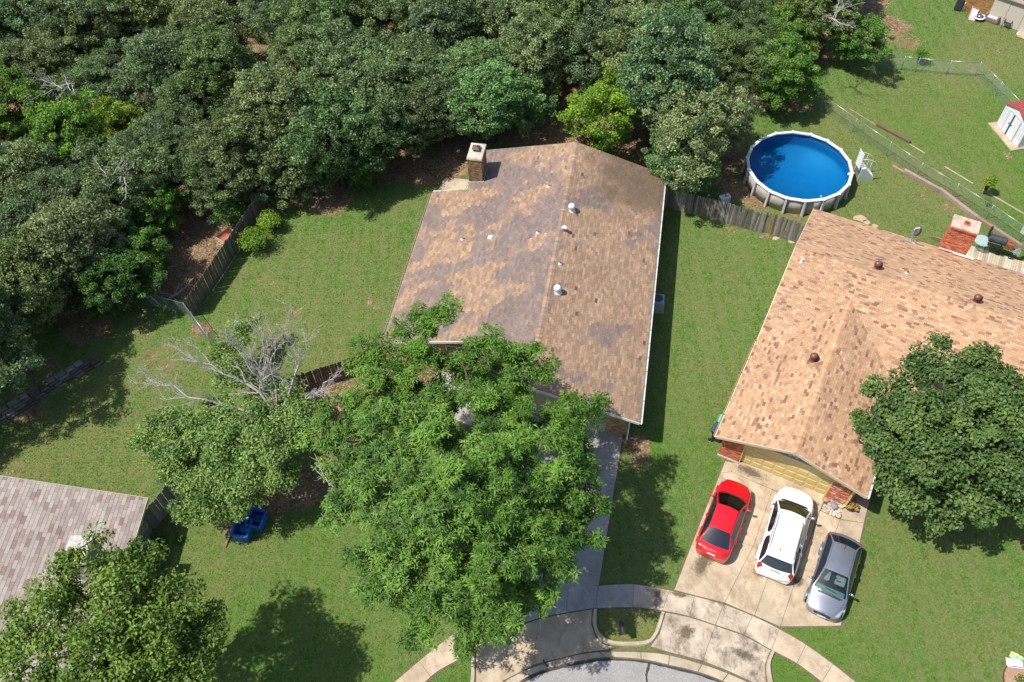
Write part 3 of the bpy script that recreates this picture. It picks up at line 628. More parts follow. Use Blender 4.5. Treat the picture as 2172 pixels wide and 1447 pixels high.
# ---------------------------------------------------------------- house with the garage, right
U2 = Vector((.484, .875)); H2 = thing('house', 'tan shingled house with a red brick garage front behind the parked cars', 'house', (10.46, 22.84, 0), math.atan2(-U2.x, U2.y))
ZE, PIT = 2.5, .342; ZM = ZE+5.85*PIT; ZG = ZE+3.9*PIT; XR = 21.0
PF = Plane((0, 7.0, ZE), (1, 0, 0), (0, 1, PIT)); PB = Plane((XR, 18.7, ZE), (-1, 0, 0), (0, -1, PIT))
PGL = Plane((0, 10.9, ZE), (0, -1, 0), (1, 0, PIT)); PGR = Plane((7.8, 0, ZE), (0, 1, 0), (-1, 0, PIT))
def tone2(p, a, r_, c_):
    base = random.choice([(.385, .24, .14), (.41, .258, .152), (.37, .226, .13), (.425, .27, .162), (.395, .247, .145)])
    k = smp((a*1.1, r_*.35, 0), .8)+.5*smp((a*3.1, r_*.9, 3), 1.0)
    if random.random() < .085+.2*max(0, k): base = random.choice([(.19, .1, .065), (.23, .125, .08), (.27, .15, .098)])
    elif random.random() < .22: base = random.choice([(.33, .19, .115), (.35, .2, .124), (.49, .315, .208)])
    return jit(base, .07)
vis2 = lambda u, v: not (u > 1810 and v > 710)
gl = [(0, 0), (3.9, 0), (3.9, 10.9), (0, 7.0)]; gr = [(7.8, 0), (3.9, 0), (3.9, 10.9), (7.8, 7.0)]
fr = [[(0, 7.0), (3.9, 10.9), (3.9, 12.85), (0, 12.85)], [(7.8, 7.0), (3.9, 10.9), (3.9, 12.85), (7.8, 12.85)], [(7.8, 7.0), (XR, 7.0), (XR, 12.85), (7.8, 12.85)]]
bk = [[(0, 12.85), (XR, 12.85), (XR, 18.7), (0, 18.7)]]
roof(H2, [(PGL, [RP(PGL, gl)]), (PGR, [RP(PGR, gr)]), (PF, [RP(PF, q) for q in fr]), (PB, [RP(PB, q) for q in bk])], tone2, visible=vis2, tabw=.27, expo=.138)
cap2 = lambda p, a, r_, c_: jit(random.choice([(.44, .26, .15), (.4, .23, .13), (.5, .31, .19)]), .12)
ridge_cap(H2, (3.9, -.02, ZG), (3.9, 10.85, ZG), PGL.n, PGR.n, cap2); ridge_cap(H2, (0, 12.85, ZM), (XR, 12.85, ZM), PF.n, PB.n, tone2)
w = MB(); w.prism([(.35, .52), (1.5, .52), (1.5, .74), (6.2, .74), (6.2, .52), (7.4, .52), (7.4, 7.6), (XR-.5, 7.6), (XR-.5, 18.1), (.35, 18.1)], 0, 2.42)
w.extr([(.35, .52, 2.42), (3.9, .52, 2.42+3.55*PIT), (7.4, .52, 2.42)], (0, .15, 0)); w.extr([(.35, 7.6, 2.42), (.35, 12.85, 2.42+5.25*PIT), (.35, 18.1, 2.42)], (.15, 0, 0))
w.build('wall', M_STUCCO, H2)
RED = [(.42, .105, .05), (.48, .14, .07), (.33, .075, .04), (.52, .18, .09), (.38, .09, .05)]
LIME = RED+[(.55, .4, .33)]
for (o_, d_, w_) in (((.35, .52, .12), (1, 0, 0), 1.15), ((6.2, .52, .12), (1, 0, 0), 1.2), ((7.4, .52, .12), (0, 1, 0), 6.0)): bricks(H2, o_, d_, w_, 2.3, LIME if o_[0] > 6 and o_[0] < 7 else RED)
bricks(H2, (.35, 6.6, .12), (0, -1, 0), 5.98, 2.3, RED)
d = MB(); d.box((.925, .5, .06), (1.2, .14, .12)); d.build('foundation', M_CAPC, H2); d = MB(); d.box((6.8, .5, .06), (1.25, .14, .12)); d.build('foundation', M_CAPC, H2)
YEL = mat('yellow_door_paint', (.56, .43, .18), .55, .08, 3); garage_door(H2, 1.56, 6.14, .7, 2.12, YEL)
d = MB(); d.box((1.53, .62, 1.1), (.07, .2, 2.2)); d.box((6.17, .62, 1.1), (.07, .2, 2.2)); d.box((3.85, .6, 2.27), (4.7, .2, .3)); d.build('door_frame', YEL, H2)
gb = MB(); gb.extr([(1.0, .5, 2.42), (6.8, .5, 2.42), (3.9, .5, 2.42+2.9*PIT)], (0, .016, 0)); gb.build('gable_board', mat('gable_grey', (.16, .15, .17), .7, .15, 4), H2)
for (xa, za, xb, zb) in ((0, ZE, 3.9, ZG), (7.8, ZE, 3.9, ZG)):
    d = MB(); d.bar((xa, -.02, za-.1), (xb, -.02, zb-.1), .05, .18); d.build('bargeboard', mat('bargeboard_cream', (.5, .4, .26), .6, .12, 4), H2)
d = MB(); d.bar((-.02, 7, ZE-.08), (-.02, 12.85, ZM-.08), .05, .17); d.bar((-.02, 12.85, ZM-.08), (-.02, 18.7, ZE-.08), .05, .17); d.build('rake_trim', MATS['bargeboard_cream'], H2)
gutter(H2, (7.8, -.02, ZE-.05), (7.8, 6.9, ZE-.05), M_FASCW, (1, 0, 0)); gutter(H2, (0, 0, ZE-.05), (0, 7, ZE-.05), MATS['bargeboard_cream'], (-1, 0, 0))
d = MB(); d.tube([(7.25, .42, 2.35), (7.25, .43, .35), (7.15, .33, .15), (6.75, .3, .1)], .07, 4); d.build('downspout', YEL, H2)
d = MB(); d.box((7.7, .35, 2.2), (.1, .1, .45)); d.box((.35, .5, 2.3), (.1, .14, .35)); d.build('eave_bracket', M_FASCW, H2)
d = MB(); d.box((3.9, .42, 2.95), (.14, .1, .1)); fl = d.build('floodlight', M_WMETAL, H2)
d = MB(); [d.lathe([(.02, 0), (.09, .1), (.09, .14)], 10, M=Matrix.Translation((3.9+sx*.13, .42, 2.95)) @ Matrix.Rotation(R(75), 4, 'X') @ Matrix.Rotation(sx*R(25), 4, 'Y')) for sx in (-1, 1)]; d.build('lamp_head', M_WMETAL, fl)
W2 = mw(H2); nn_ = lambda pl: (W2 @ pl.O, W2.to_3x3() @ pl.n)
for u_, v_, pl in ((1860, 569, PB), (2070, 640, PB), (1724, 764, PGL)): turbine(H2, onplane(u_, v_, *nn_(pl)), M_GALVB, None, 1.1)
pipe_vent(H2, onplane(1700, 556, *nn_(PF)), M_WMETAL); pipe_vent(H2, onplane(1924, 580, *nn_(PB)), M_GALVB, .2)
# red brick chimney at the back eave
pb = W2.inverted() @ onplane(1991.5, 528.5, *nn_(PB)); pe = W2.inverted() @ onplane(2046, 545, *nn_(PB))
cx0, cx1, cy0 = pb.x, pe.x, (pb.y+pe.y)/2
c2 = chimney(H2, cx0, cx1, cy0, cy0+1.0, 0, 4.5, RED+[(.5, .2, .1)], mat('chimney_slab', (.44, .33, .26), .9, .3, 5, bmp=.3, big=.2, bigscale=3), None, 'frlb', over=.05, capt=.1, crown_row=True)
b = MB(); b.box(((cx0+cx1)/2+.02, cy0+.5, 4.64), (.34, .3, .1)); fl = b.build('flue', mat('flue_clay', (.5, .12, .06), .8, .2, 6), c2)
b = MB(); b.box(((cx0+cx1)/2+.02, cy0+.5, 4.693), (.24, .2, .01)); b.build('flue_opening', mat('flue_inside', (.1, .03, .015), .9, .2, 6), fl)
fb = MB()
for k in range(6): fb.box((cx0+.9+k*.2, cy0-.07, 2.62+.345*(18.7-cy0)-.0+.02), (.19, .22, .03))
for k in range(5): fb.box((cx0+.05+k*.17, cy0-.04, 2.64+.345*(18.7-cy0)), (.17, .1, .04))
fb.build('flashing', mat('flashing_pale', (.6, .52, .44), .7, .15, 8), c2)
# ---------------------------------------------------------------- grey-roofed house, lower left corner
H3 = thing('house', 'house with pinkish grey shingles at the lower left corner of the picture', 'house', (-18.7, 20.43, 0), -0.052)
PE3 = Plane((0, -26, ZE), (0, 1, 0), (-1, 0, PIT)); PW3 = Plane((-15, 0, ZE), (0, -1, 0), (1, 0, PIT))
def tone3(p, a, r_, c_):
    k = smp((a*.8, r_*.5, 9), .9)
    base = random.choice([(.31, .255, .225), (.345, .29, .255), (.285, .235, .207), (.375, .32, .285)])
    if random.random() < .13+.25*max(0, k): base = random.choice([(.24, .165, .15), (.27, .195, .175), (.22, .16, .15)])
    return jit(base, .06)
z3 = ZE+7.5*PIT
roof(H3, [(PE3, [RP(PE3, [(0, -26), (0, 0), (-7.5, 0), (-7.5, -26)])]), (PW3, [RP(PW3, [(-15, 0), (-15, -26), (-7.5, -26), (-7.5, 0)])])], tone3, tabw=.42, expo=.185, visible=lambda u, v: v < 1150 or u < 60)
ridge_cap(H3, (-7.5, -26, z3), (-7.5, 0, z3), PE3.n, PW3.n, tone3)
w = MB(); w.prism([(-.5, -.4), (-14.5, -.4), (-14.5, -25.5), (-.5, -25.5)], 0, 2.4); w.extr([(-.5, -.4, 2.4), (-7.5, -.4, 2.4+7*PIT), (-14.5, -.4, 2.4)], (0, -.15, 0)); w.build('wall', M_STUCCO, H3)
GB = [(.2, .18, .15), (.27, .25, .21), (.16, .14, .12), (.32, .3, .25)]
bricks(H3, (-.5, -8, 0), (0, 1, 0), 7.6, 2.4, GB, holes=[(5.0, 6.3, .8, 2.1)])
d = MB(); d.box((-.5, -2.35, 1.45), (.06, 1.25, 1.3)); wd = d.build('window', M_GLASSD, H3)
d = MB(); [d.box((-.46, -2.35+sy*.64, 1.45), (.12, .09, 1.42)) for sy in (-1, 0, 1)]; [d.box((-.46, -2.35, z_), (.12, 1.3, .08)) for z_ in (.78, 1.75, 2.12)]; d.build('window_frame', M_FASCW, wd)
d = MB(); d.bar((0.02, .03, ZE-.09), (-7.5, .03, z3-.09), .04, .16); d.build('rake_trim', M_FASC, H3); d = MB(); d.box((.03, -13, ZE-.07), (.04, 26, .16)); d.build('fascia_board', M_FASC, H3)
c3 = chimney(H3, -1.7, -.75, -4.5, -3.2, 0, 4.9, GB, mat('chimney_mortar_pale', (.42, .37, .34), .95, .45, 9, bmp=.5), None, 'frlb', over=.08)
b = MB(); b.box((-1.25, -4.1, 5.08), (.34, .34, .12)); fl3 = b.build('flue', mat('flue_clay_dark', (.3, .09, .04), .8, .2, 6), c3)
# ---------------------------------------------------------------- house at the top right corner: only its garden wall side shows
bw0, bw1 = at(2037, 22), at(2162, 66); dv = (bw1-bw0).normalized()
H4 = thing('house', 'house with a brown brick and beige panelled wall at the upper right corner', 'house', bw0, math.atan2(dv.y, dv.x))
w = MB(); w.box((7.5, 3.5, 1.25), (15, 7, 2.5)); w.build('wall', M_STUCCO, H4)
bricks(H4, (0, 0, 0), (1, 0, 0), 2.15, 2.5, [(.3, .16, .055), (.35, .19, .07), (.25, .13, .045)])
pm = mat('beige_panel', (.5, .45, .37), .7, .08, 3)
for k in range(4): b = MB(); b.box((2.2+1.25*k+.62, -.03, 1.22), (1.22, .05, 2.4)); b.build('wall_panel', pm, H4)
d = MB(); d.box((4.9, -.1, 2.1), (5.4, .12, .14)); d.build('beam', mat('beam_brown', (.12, .09, .075), .7, .2, 5), H4)
p4 = Plane((-.5, -.1, 2.6), (1, 0, 0), (0, 1, .3)); b = MB(); b.extr([p4.P(*q) for q in ((0, .0), (16, .0), (16, 4.2), (0, 4.2))], p4.n*.1); b.build('roof', mat('roof_plain', (.3, .22, .17), .85, .25, 6), H4)
p5 = Plane((15.5, 7.9, 2.6), (-1, 0, 0), (0, -1, .3)); b = MB(); b.extr([p5.P(*q) for q in ((0, .0), (16, .0), (16, 4.0), (0, 4.0))], p5.n*.1); b.build('roof', MATS['roof_plain'], H4)
# ================================================================ vegetation
def leaf_mat(name, dark, light, trans=0.35, rough=0.5):
    m, nt, p = nodes(name); nt.nodes.remove(p); out = nt.nodes['Material Output']
    oi = N(nt, 'ShaderNodeObjectInfo'); tn = N(nt, 'ShaderNodeAttribute', attribute_name='tone').outputs['Fac']
    c = mixc(nt, dark, light, tn)
    c = mixc(nt, c, oi.outputs['Color'], 1.0, 'MULTIPLY')
    d = N(nt, 'ShaderNodeBsdfPrincipled'); nt.links.new(c, d.inputs['Base Color']); d.inputs['Roughness'].default_value = rough; d.inputs['Specular IOR Level'].default_value = 0.4
    t = N(nt, 'ShaderNodeBsdfTranslucent'); nt.links.new(mixc(nt, c, (1.1, 1.2, .6), 1.0, 'MULTIPLY'), t.inputs['Color'])
    x = N(nt, 'ShaderNodeMixShader'); x.inputs[0].default_value = trans
    nt.links.new(d.outputs[0], x.inputs[1]); nt.links.new(t.outputs[0], x.inputs[2]); nt.links.new(x.outputs[0], out.inputs['Surface'])
    return m
M_OAK = leaf_mat('oak_leaves', (.042, .08, .028), (.3, .385, .175), rough=.4)
M_GREEN = leaf_mat('green_leaves', (.045, .105, .015), (.22, .35, .065))
M_PECAN = leaf_mat('pecan_leaves', (.028, .09, .008), (.18, .335, .045))
M_BARK = mat('bark', (.085, .065, .05), .95, .4, 7, bmp=.5, stretch=(3, 3, .6))
M_DEADW = mat('bare_dead_wood', (.38, .34, .32), .9, .3, 8, bmp=.3)
def leaf_mesh(name, pos, nrm, axis, L, Wd, tone, material, bend=0.15):
    """one kite-shaped two-triangle leaf per point, folded a little along its midrib"""
    n = len(pos); nrm = nrm/np.maximum(1e-6, np.linalg.norm(nrm, axis=1))[:, None]
    axis = axis-nrm*(axis*nrm).sum(1)[:, None]; axis = axis/np.maximum(1e-6, np.linalg.norm(axis, axis=1))[:, None]
    side = np.cross(nrm, axis); L = L[:, None]; Wd = Wd[:, None]
    v = np.empty((n, 4, 3), np.float32)
    v[:, 0] = pos-axis*L*.5; v[:, 2] = pos+axis*L*.5-nrm*L*bend
    v[:, 1] = pos+side*Wd*.5+nrm*Wd*bend-axis*L*.06; v[:, 3] = pos-side*Wd*.5+nrm*Wd*bend-axis*L*.06
    me_ = bpy.data.meshes.new(name); me_.vertices.add(n*4); me_.vertices.foreach_set('co', v.ravel())
    idx = np.arange(n)*4; tri = np.stack([idx, idx+1, idx+2, idx, idx+2, idx+3], 1).reshape(-1, 3).astype(np.int32)
    me_.loops.add(tri.size); me_.polygons.add(len(tri)); me_.loops.foreach_set('vertex_index', tri.ravel())
    me_.polygons.foreach_set('loop_start', np.arange(0, tri.size, 3, dtype=np.int32)); me_.update(calc_edges=True)
    A = me_.attributes.new('tone', 'FLOAT', 'FACE'); A.data.foreach_set('value', np.repeat(tone, 2).astype(np.float32))
    me_.materials.append(material); return me_
def unit(v): return v/np.maximum(1e-9, np.linalg.norm(v, axis=-1, keepdims=True))
def clump_centres(rng, n, rx, rz, zc, mind, low=-0.55, lobes=7, rough=.28, shell=.5, rngscale=None):
    ld = unit(rng.normal(size=(lobes, 3))*[1, 1, .7]); la = rng.uniform(.3, 1, lobes)*rough; pts = []
    tries = 0
    while len(pts) < n and tries < n*60:
        tries += 1; d = unit(rng.normal(size=3))
        if d[2] < low: continue
        k = 1-rough*.6+sum(a*max(0, d@l)**6 for a, l in zip(la, ld))*1.6
        r_ = (shell+(1-shell)*rng.random()**.6)*k
        q = np.array([d[0]*rx*r_, d[1]*rx*r_, zc+d[2]*rz*r_])
        if q[2] < 1.0: continue
        if all(np.sum((q-o)**2) > mind*mind for o in pts): pts.append(q)
    return np.array(pts)
def grow_branches(mb, base, fork, centres, r0, rng, jitter=.25, tip=.018, n=5, wig=2):
    """limbs from the trunk fork to every clump: each clump joins the nearest node nearer to the fork"""
    nodes_ = [np.array(fork)]; par = [-1]; order = np.argsort(np.linalg.norm(centres-np.array(fork), axis=1)); ids = []
    for i in order:
        c = centres[i]; arr = np.array(nodes_); dist = np.linalg.norm(arr-c, axis=1)+.35*np.linalg.norm(arr-np.array(fork), axis=1)
        j = int(np.argmin(dist)); m_ = (arr[j]+c)/2+rng.normal(size=3)*jitter*np.linalg.norm(arr[j]-c)*.3
        nodes_.append(m_); par.append(j); nodes_.append(c); par.append(len(nodes_)-2)
    cnt = np.zeros(len(nodes_))
    for i in range(len(nodes_)-1, 0, -1):
        cnt[i] += 1; cnt[par[i]] += cnt[i]
    rad = tip+(r0*.8-tip)*np.sqrt(cnt/max(1, cnt[0]))
    for i in range(1, len(nodes_)):
        mb.tube([nodes_[par[i]], nodes_[i]], [min(rad[par[i]], rad[i]*1.35), rad[i]], n, cap=False)
    b, f = Vector(base), Vector(fork)
    pts = [b+(f-b)*t+Vector((rng.normal()*.06, rng.normal()*.06, 0)) for t in np.linspace(0, 1, 5)]
    pts[0] = b-Vector((0, 0, .15))
    mb.tube(pts, [r0*1.5, r0*1.12, r0, r0*.95, r0*.9], 9, cap=True)
def foliage(rng, centres, crown_c, per, cr, L, Wd, flat=.62, up=.6, out=.5, rand=.55, droop=.25, spray=0):
    P, Nn, A, T = [], [], [], []
    for c in centres:
        k = int(per*rng.uniform(.7, 1.35)); r_ = cr*rng.uniform(.75, 1.3)
        d = unit(rng.normal(size=(k, 3))); rr = r_*rng.random(k)[:, None]**.45
        if spray:
            co = rng.normal()*.2; ns = max(3, k//spray); sc = unit(rng.normal(size=(ns, 3)))*r_*(rng.random(ns)[:, None]**.4)*[1, 1, flat]+c
            for s_ in sc:
                th = rng.uniform(0, 6.28)+np.arange(spray)*6.28/spray+rng.normal(size=spray)*.25
                ax = np.stack([np.cos(th), np.sin(th), -droop-rng.random(spray)*.5], 1)
                o = unit((s_-crown_c)[None, :]); tilt = o*out+np.array([0, 0, up])+rng.normal(size=3)*rand*.6
                P.append(s_+ax*L*.5+rng.normal(size=(spray, 3))*.03); A.append(ax); Nn.append(np.repeat(unit(tilt), spray, 0)+rng.normal(size=(spray, 3))*.22)
                T.append(np.clip(rng.normal(.5, .2)+co+rng.normal(size=spray)*.14, 0, 1))
            continue
        p = c+d*rr*[1, 1, flat]; o = unit(p-c)*.6+unit(p-crown_c)*.4
        P.append(p); Nn.append(o*out+np.array([0, 0, up])+rng.normal(size=(k, 3))*rand)
        A.append(rng.normal(size=(k, 3))+o*.4-np.array([0, 0, droop])); T.append(np.clip(rng.normal(.46, .2)+rng.normal(size=k)*.22, 0, 1))
    P, Nn, A, T = map(np.concatenate, (P, Nn, A, T)); n = len(P)
    return P, Nn, A, L*rng.uniform(.7, 1.3, n), Wd*rng.uniform(.7, 1.3, n), T
def tree_proto(seed, rx, rz, h, ncl, per, cr, L, Wd, material, r0=.16, **k):
    """meshes (trunk, crown) of a tree standing at the origin, crown centre at height h"""
    rng = np.random.default_rng(seed); kw = {q: k.pop(q) for q in ('low', 'lobes', 'rough', 'shell', 'mind') if q in k}
    mind = kw.pop('mind', cr*.9); cen = clump_centres(rng, ncl, rx, rz, h, mind, **kw)
    fol = foliage(rng, cen, np.array([0, 0, h-rz*.35]), per, cr, L, Wd, **k)
    cm = leaf_mesh('crown', *fol, material)
    tb = MB(); grow_branches(tb, (0, 0, 0), (rng.normal()*.3, rng.normal()*.3, max(1.2, h-rz*.75)), cen, r0, rng); tm = tb.mesh('trunk', M_BARK, True)
    return tm, cm
def plant_tree(protos, k, x, y, s, rz, tint, name, label, cat='tree', group=None, zs=None, z=0):
    t = thing(name, label, cat, (x, y, z), rz, group); t.scale = (s, s, s*(zs or 1))
    link('trunk', protos[k][0], t); link('crown', protos[k][1], t, tint); return t
OAK = [tree_proto(100+i, 3.4, 3.5, 4.7, 230, 135, .5, .17, .105, M_OAK, rough=.45, mind=.58, rand=.75, up=.45, out=.6, low=-.85) for i in range(5)]
LIM = [tree_proto(200+i, 2.7, 3.0, 3.9, 150, 130, .46, .17, .105, M_GREEN, r0=.11, rough=.45, mind=.5, rand=.7, up=.5, low=-.85) for i in range(3)]
SPR = [tree_proto(300+i, 3.2, 3.2, 4.4, 170, 115, .5, .19, .065, M_OAK, r0=.14, rough=.5, flat=.5, mind=.55, rand=.8, low=-.8) for i in range(2)]
# (pixel of the crown's centre, scale, kind, tint): the wood behind the gardens
G0, G1, G2, G3 = (1, 1, 1), (.82, .92, .95), (1.04, 1.12, .85), (.88, 1.1, .9)
woods = [(40, 20, 1.1, 'o', G1), (185, 45, 1.05, 'o', G0), (320, 0, 1.1, 'o', G2), (430, 55, 1.1, 'o', G0), (560, 20, .95, 's', G1), (690, 45, 1.15, 'o', G3), (820, 25, 1.05, 'o', G0), (945, 40, 1.1, 'o', G1), (1075, 20, 1.1, 'o', G0), (1200, 50, 1.0, 'o', G2), (1320, 20, 1.1, 'o', G0), (1445, 45, 1.05, 'o', G3), (1560, 25, 1.0, 's', G2), (1660, 70, 1.0, 'l', (.85, .92, .9)), (1765, 30, .95, 'o', G2), (1830, 80, .85, 'l', (.95, .9, .8)),
 (60, 130, 1.0, 'o', G0), (205, 165, 1.0, 's', G1), (345, 145, 1.15, 'o', G0), (490, 175, 1.1, 'o', G2), (625, 130, .95, 's', G0), (750, 140, 1.15, 'o', G1), (880, 130, 1.05, 'o', G0), (1005, 140, 1.1, 'o', G3), (1120, 110, 1.05, 'o', G0), (1270, 90, 1.0, 'o', G1), (1395, 125, 1.15, 'o', G0), (1530, 110, 1.0, 's', G2), (1660, 150, 1.05, 'l', (.8, .9, .85)),
 (55, 235, 1.2, 'l', (1, 1.12, .9)), (140, 290, 1.15, 'l', (.9, 1.05, .85)), (245, 255, .95, 'l', (1.35, 1.15, .6)), (330, 300, .9, 's', G1), (465, 300, 1.15, 's', G0), (600, 245, 1.2, 'o', G0), (705, 290, 1.1, 'o', G3), (800, 232, 1.05, 'o', G0), (935, 195, .9, 'o', G1), (1045, 190, 1.1, 'o', G3), (1400, 180, 1.3, 'o', G1), (1468, 262, 1.15, 'o', G0), (1465, 340, .8, 'o', G3), (1330, 150, .8, 'o', G0),
 (35, 370, 1.1, 'o', G0), (150, 400, 1.15, 's', G1), (255, 385, 1.0, 'o', G0), (318, 435, .85, 'l', (.8, .98, .95)), (440, 340, .95, 's', G2), (645, 292, 1.05, 'o', G0), (775, 340, .75, 'l', (.8, 1, .9)), (560, 300, .8, 's', G3), (1000, 235, .7, 'o', G0),
 (35, 500, 1.15, 'o', G1), (145, 510, 1.1, 'o', G0), (240, 585, .95, 'l', (.62, .82, .85)), (285, 520, .8, 'l', (.75, .95, .9)), (55, 610, 1.0, 'o', G2), (-20, 690, 1.0, 's', G0), (-60, 560, 1.1, 'o', G0), (-70, 700, 1.15, 'o', G1), (-80, 380, 1.1, 'o', G0), (-170, 790, 1.05, 's', G0), (-90, 200, 1.1, 'o', G0), (-70, 60, 1.1, 'o', G0), (-230, 900, 1.0, 's', G2)]
woods += [(u, -75+12*math.sin(u), 1.1, 'o', G0) for u in range(20, 1860, 135)]
WS = .84
rw = np.random.default_rng(77)
for _ in range(400):
    u, v = rw.uniform(0, 1700), rw.uniform(0, 420)
    q = at(u, v+55); 
    if len(woods) > 112 or not inpoly(np.array([q.x]), np.array([q.y]), WOOD_POLY)[0] or pdist(np.array([q.x]), np.array([q.y]), WOOD_EDGE, False)[0] < 3.2: continue
    if (1080 < u < 1430 and v > 90) or (u < 520 and v > 330): continue
    if all((u-w_[0])**2+(v-w_[1])**2 > 46**2 for w_ in woods): woods.append((u, v, rw.uniform(.6, .85), rw.choice(['o', 'o', 's', 'l']), [G0, G1, G2, G3][rw.integers(4)]) if True else None)
woods = [w_ if w_[3] != 'l' or w_[2] > .86 else (w_[0], w_[1], w_[2], 'l', (.78, .92, .85)) for w_ in woods]
KIND = {'o': (OAK, 4.9, 'oak_tree'), 's': (SPR, 4.6, 'open_tree'), 'l': (LIM, 4.1, 'leafy_tree')}
ORD = ['first', 'second', 'third', 'fourth', 'fifth', 'sixth', 'seventh', 'eighth', 'ninth', 'tenth', 'eleventh', 'twelfth', 'thirteenth', 'fourteenth', 'fifteenth', 'sixteenth', 'seventeenth', 'eighteenth', 'nineteenth', 'twentieth', 'twenty-first', 'twenty-second', 'twenty-third', 'twenty-fourth', 'twenty-fifth', 'twenty-sixth', 'twenty-seventh', 'twenty-eighth', 'twenty-ninth', 'thirtieth']
LOOK = {'o': 'grey-green oak', 's': 'thin-leaved open-crowned tree', 'l': 'bright green leafy tree'}
ORD = ORD+['thirty-'+o for o in ORD[:9]]+['fortieth']+['forty-'+o for o in ORD[:9]]
def rowof(u, v):
    if v < -30: return 'beyond the top edge'
    if u < 0: return 'at the left edge'
    return ['along the top edge', 'in the second row', 'in the third row', 'in the fourth row', 'in the fifth row', 'in the sixth row', 'in the lowest row'][0 if v < 60 else 1 if v < 115 else 2 if v < 180 else 3 if v < 250 else 4 if v < 325 else 5 if v < 475 else 6]
rowmembers = {}
for i, (u, v, s, k, tint) in enumerate(woods): rowmembers.setdefault(rowof(u, v), []).append((v if 'left edge' in rowof(u, v) else u, i))
LABW = {}
for r_, l_ in rowmembers.items():
    for n_, (_, i) in enumerate(sorted(l_)): LABW[i] = '%s %s, %s tree from the %s' % (LOOK[woods[i][3]], r_, ORD[n_], 'top' if 'left edge' in r_ else 'left')
for i, (u, v, s, k, tint) in enumerate(woods):
    protos, hc, nm = KIND[k]; s *= WS; p = at(u, v, hc*s)
    plant_tree(protos, i % len(protos), p.x, p.y, s*.98, random.uniform(0, 6.28), tuple(c*k_ for c, k_ in zip(tint, (lambda q: (q*random.uniform(.92, 1.1), q, q*random.uniform(.9, 1.05)))(random.uniform(.78, 1.22)))), nm, LABW[i], group='trees of the wood behind the gardens', zs=random.uniform(.92, 1.1), z=float(ground_h(np.array(p.x), np.array(p.y))))
# lime-green tree at the back corner of the brown roof, young tree right of the fence
p = at(1295, 225, 3.9); plant_tree(LIM, 1, p.x, p.y, .92, 1.2, (1.5, 1.45, .75), 'lime_green_tree', 'lime green young tree behind the back right corner of the brown roof')
p = at(1335, 380, 0)
# ---------------------------------------------------------------- pecan in front of the brown-roofed house
rng = np.random.default_rng(5)
pb_ = at(985, 1085, 0); PEC = thing('pecan_tree', 'big bright green pecan tree hiding the front of the brown-roofed house', 'tree', pb_)
def lobes_from(pixels, base):
    """clump centres of a crown: (u, v, height, radius, count)"""
    out = []
    for u, v, z, r_, n in pixels:
        c = at(u, v, z)-base
        for k in range(n):
            d = unit(rng.normal(size=3)); out.append(np.array(c)+d*r_*np.array([1, 1, .55])*rng.random()**.45)
    pts = []
    for q in out:
        if all(np.sum((q-o)**2) > .16 for o in pts): pts.append(q)
    return np.array(pts)
lob = [(985, 1000, 9.5, 2.6, 22), (850, 960, 8.5, 2.5, 22), (1120, 960, 8.5, 2.4, 24), (760, 1000, 7, 1.9, 15), (1200, 1040, 7, 1.8, 18), (1010, 1120, 8.5, 2.5, 26), (870, 1110, 7.5, 2.4, 22), (1140, 1130, 7, 2.2, 22), (940, 1210, 6.5, 2.2, 22), (1060, 1230, 6.5, 2.1, 22), (1210, 1150, 6, 1.6, 14), (820, 1190, 6, 1.7, 14), (1010, 1300, 5.2, 1.5, 12), (900, 1290, 5, 1.2, 7), (1100, 1270, 5, 1.2, 8),
 (745, 870, 7, 1.7, 13), (850, 860, 8, 2.0, 15), (960, 880, 8.5, 2.0, 14), (1080, 860, 8, 1.9, 17), (1190, 900, 7, 1.6, 15), (1245, 960, 6.2, 1.0, 8), (790, 760, 7.5, 1.1, 8), (880, 760, 8.5, 1.3, 9), (900, 680, 9, .9, 7), (940, 655, 9.2, .6, 4), (850, 700, 8.8, .45, 3), (1000, 730, 9, 1.1, 9), (1065, 720, 9, .8, 6), (1110, 770, 8.5, 1.0, 7), (1155, 790, 8, .7, 5), (1235, 870, 6.8, .9, 6), (700, 920, 6.3, 1.0, 7), (735, 1080, 6, 1.1, 8), (1250, 1080, 5.6, .9, 7), (870, 1330, 4.4, .5, 3), (1000, 1340, 4.6, .7, 4), (800, 830, 7.6, 1.4, 9)]
lob = [(a_, b_, c_+.8, d_, int(e_*1.02)) for a_, b_, c_, d_, e_ in lob]+[(960, 800, 7.2, 1.6, 14), (1030, 800, 7.0, 1.5, 14), (930, 1060, 9.2, 2.2, 18), (1080, 1060, 8.6, 2.0, 18)]; cen = lobes_from(lob, pb_)
fol = foliage(rng, cen, np.array([0, 0, 5.0]), 300, .61, .23, .062, flat=.6, up=.8, out=.4, rand=.45, droop=.15, spray=7)
link('crown', leaf_mesh('crown', *fol, M_PECAN, .1), PEC, (1, 1, 1))
tb = MB(); grow_branches(tb, (0, 0, 0), (-.1, .3, 2.8), cen, .33, rng, jitter=.5); tb.build('trunk', M_BARK, PEC, smooth=True)
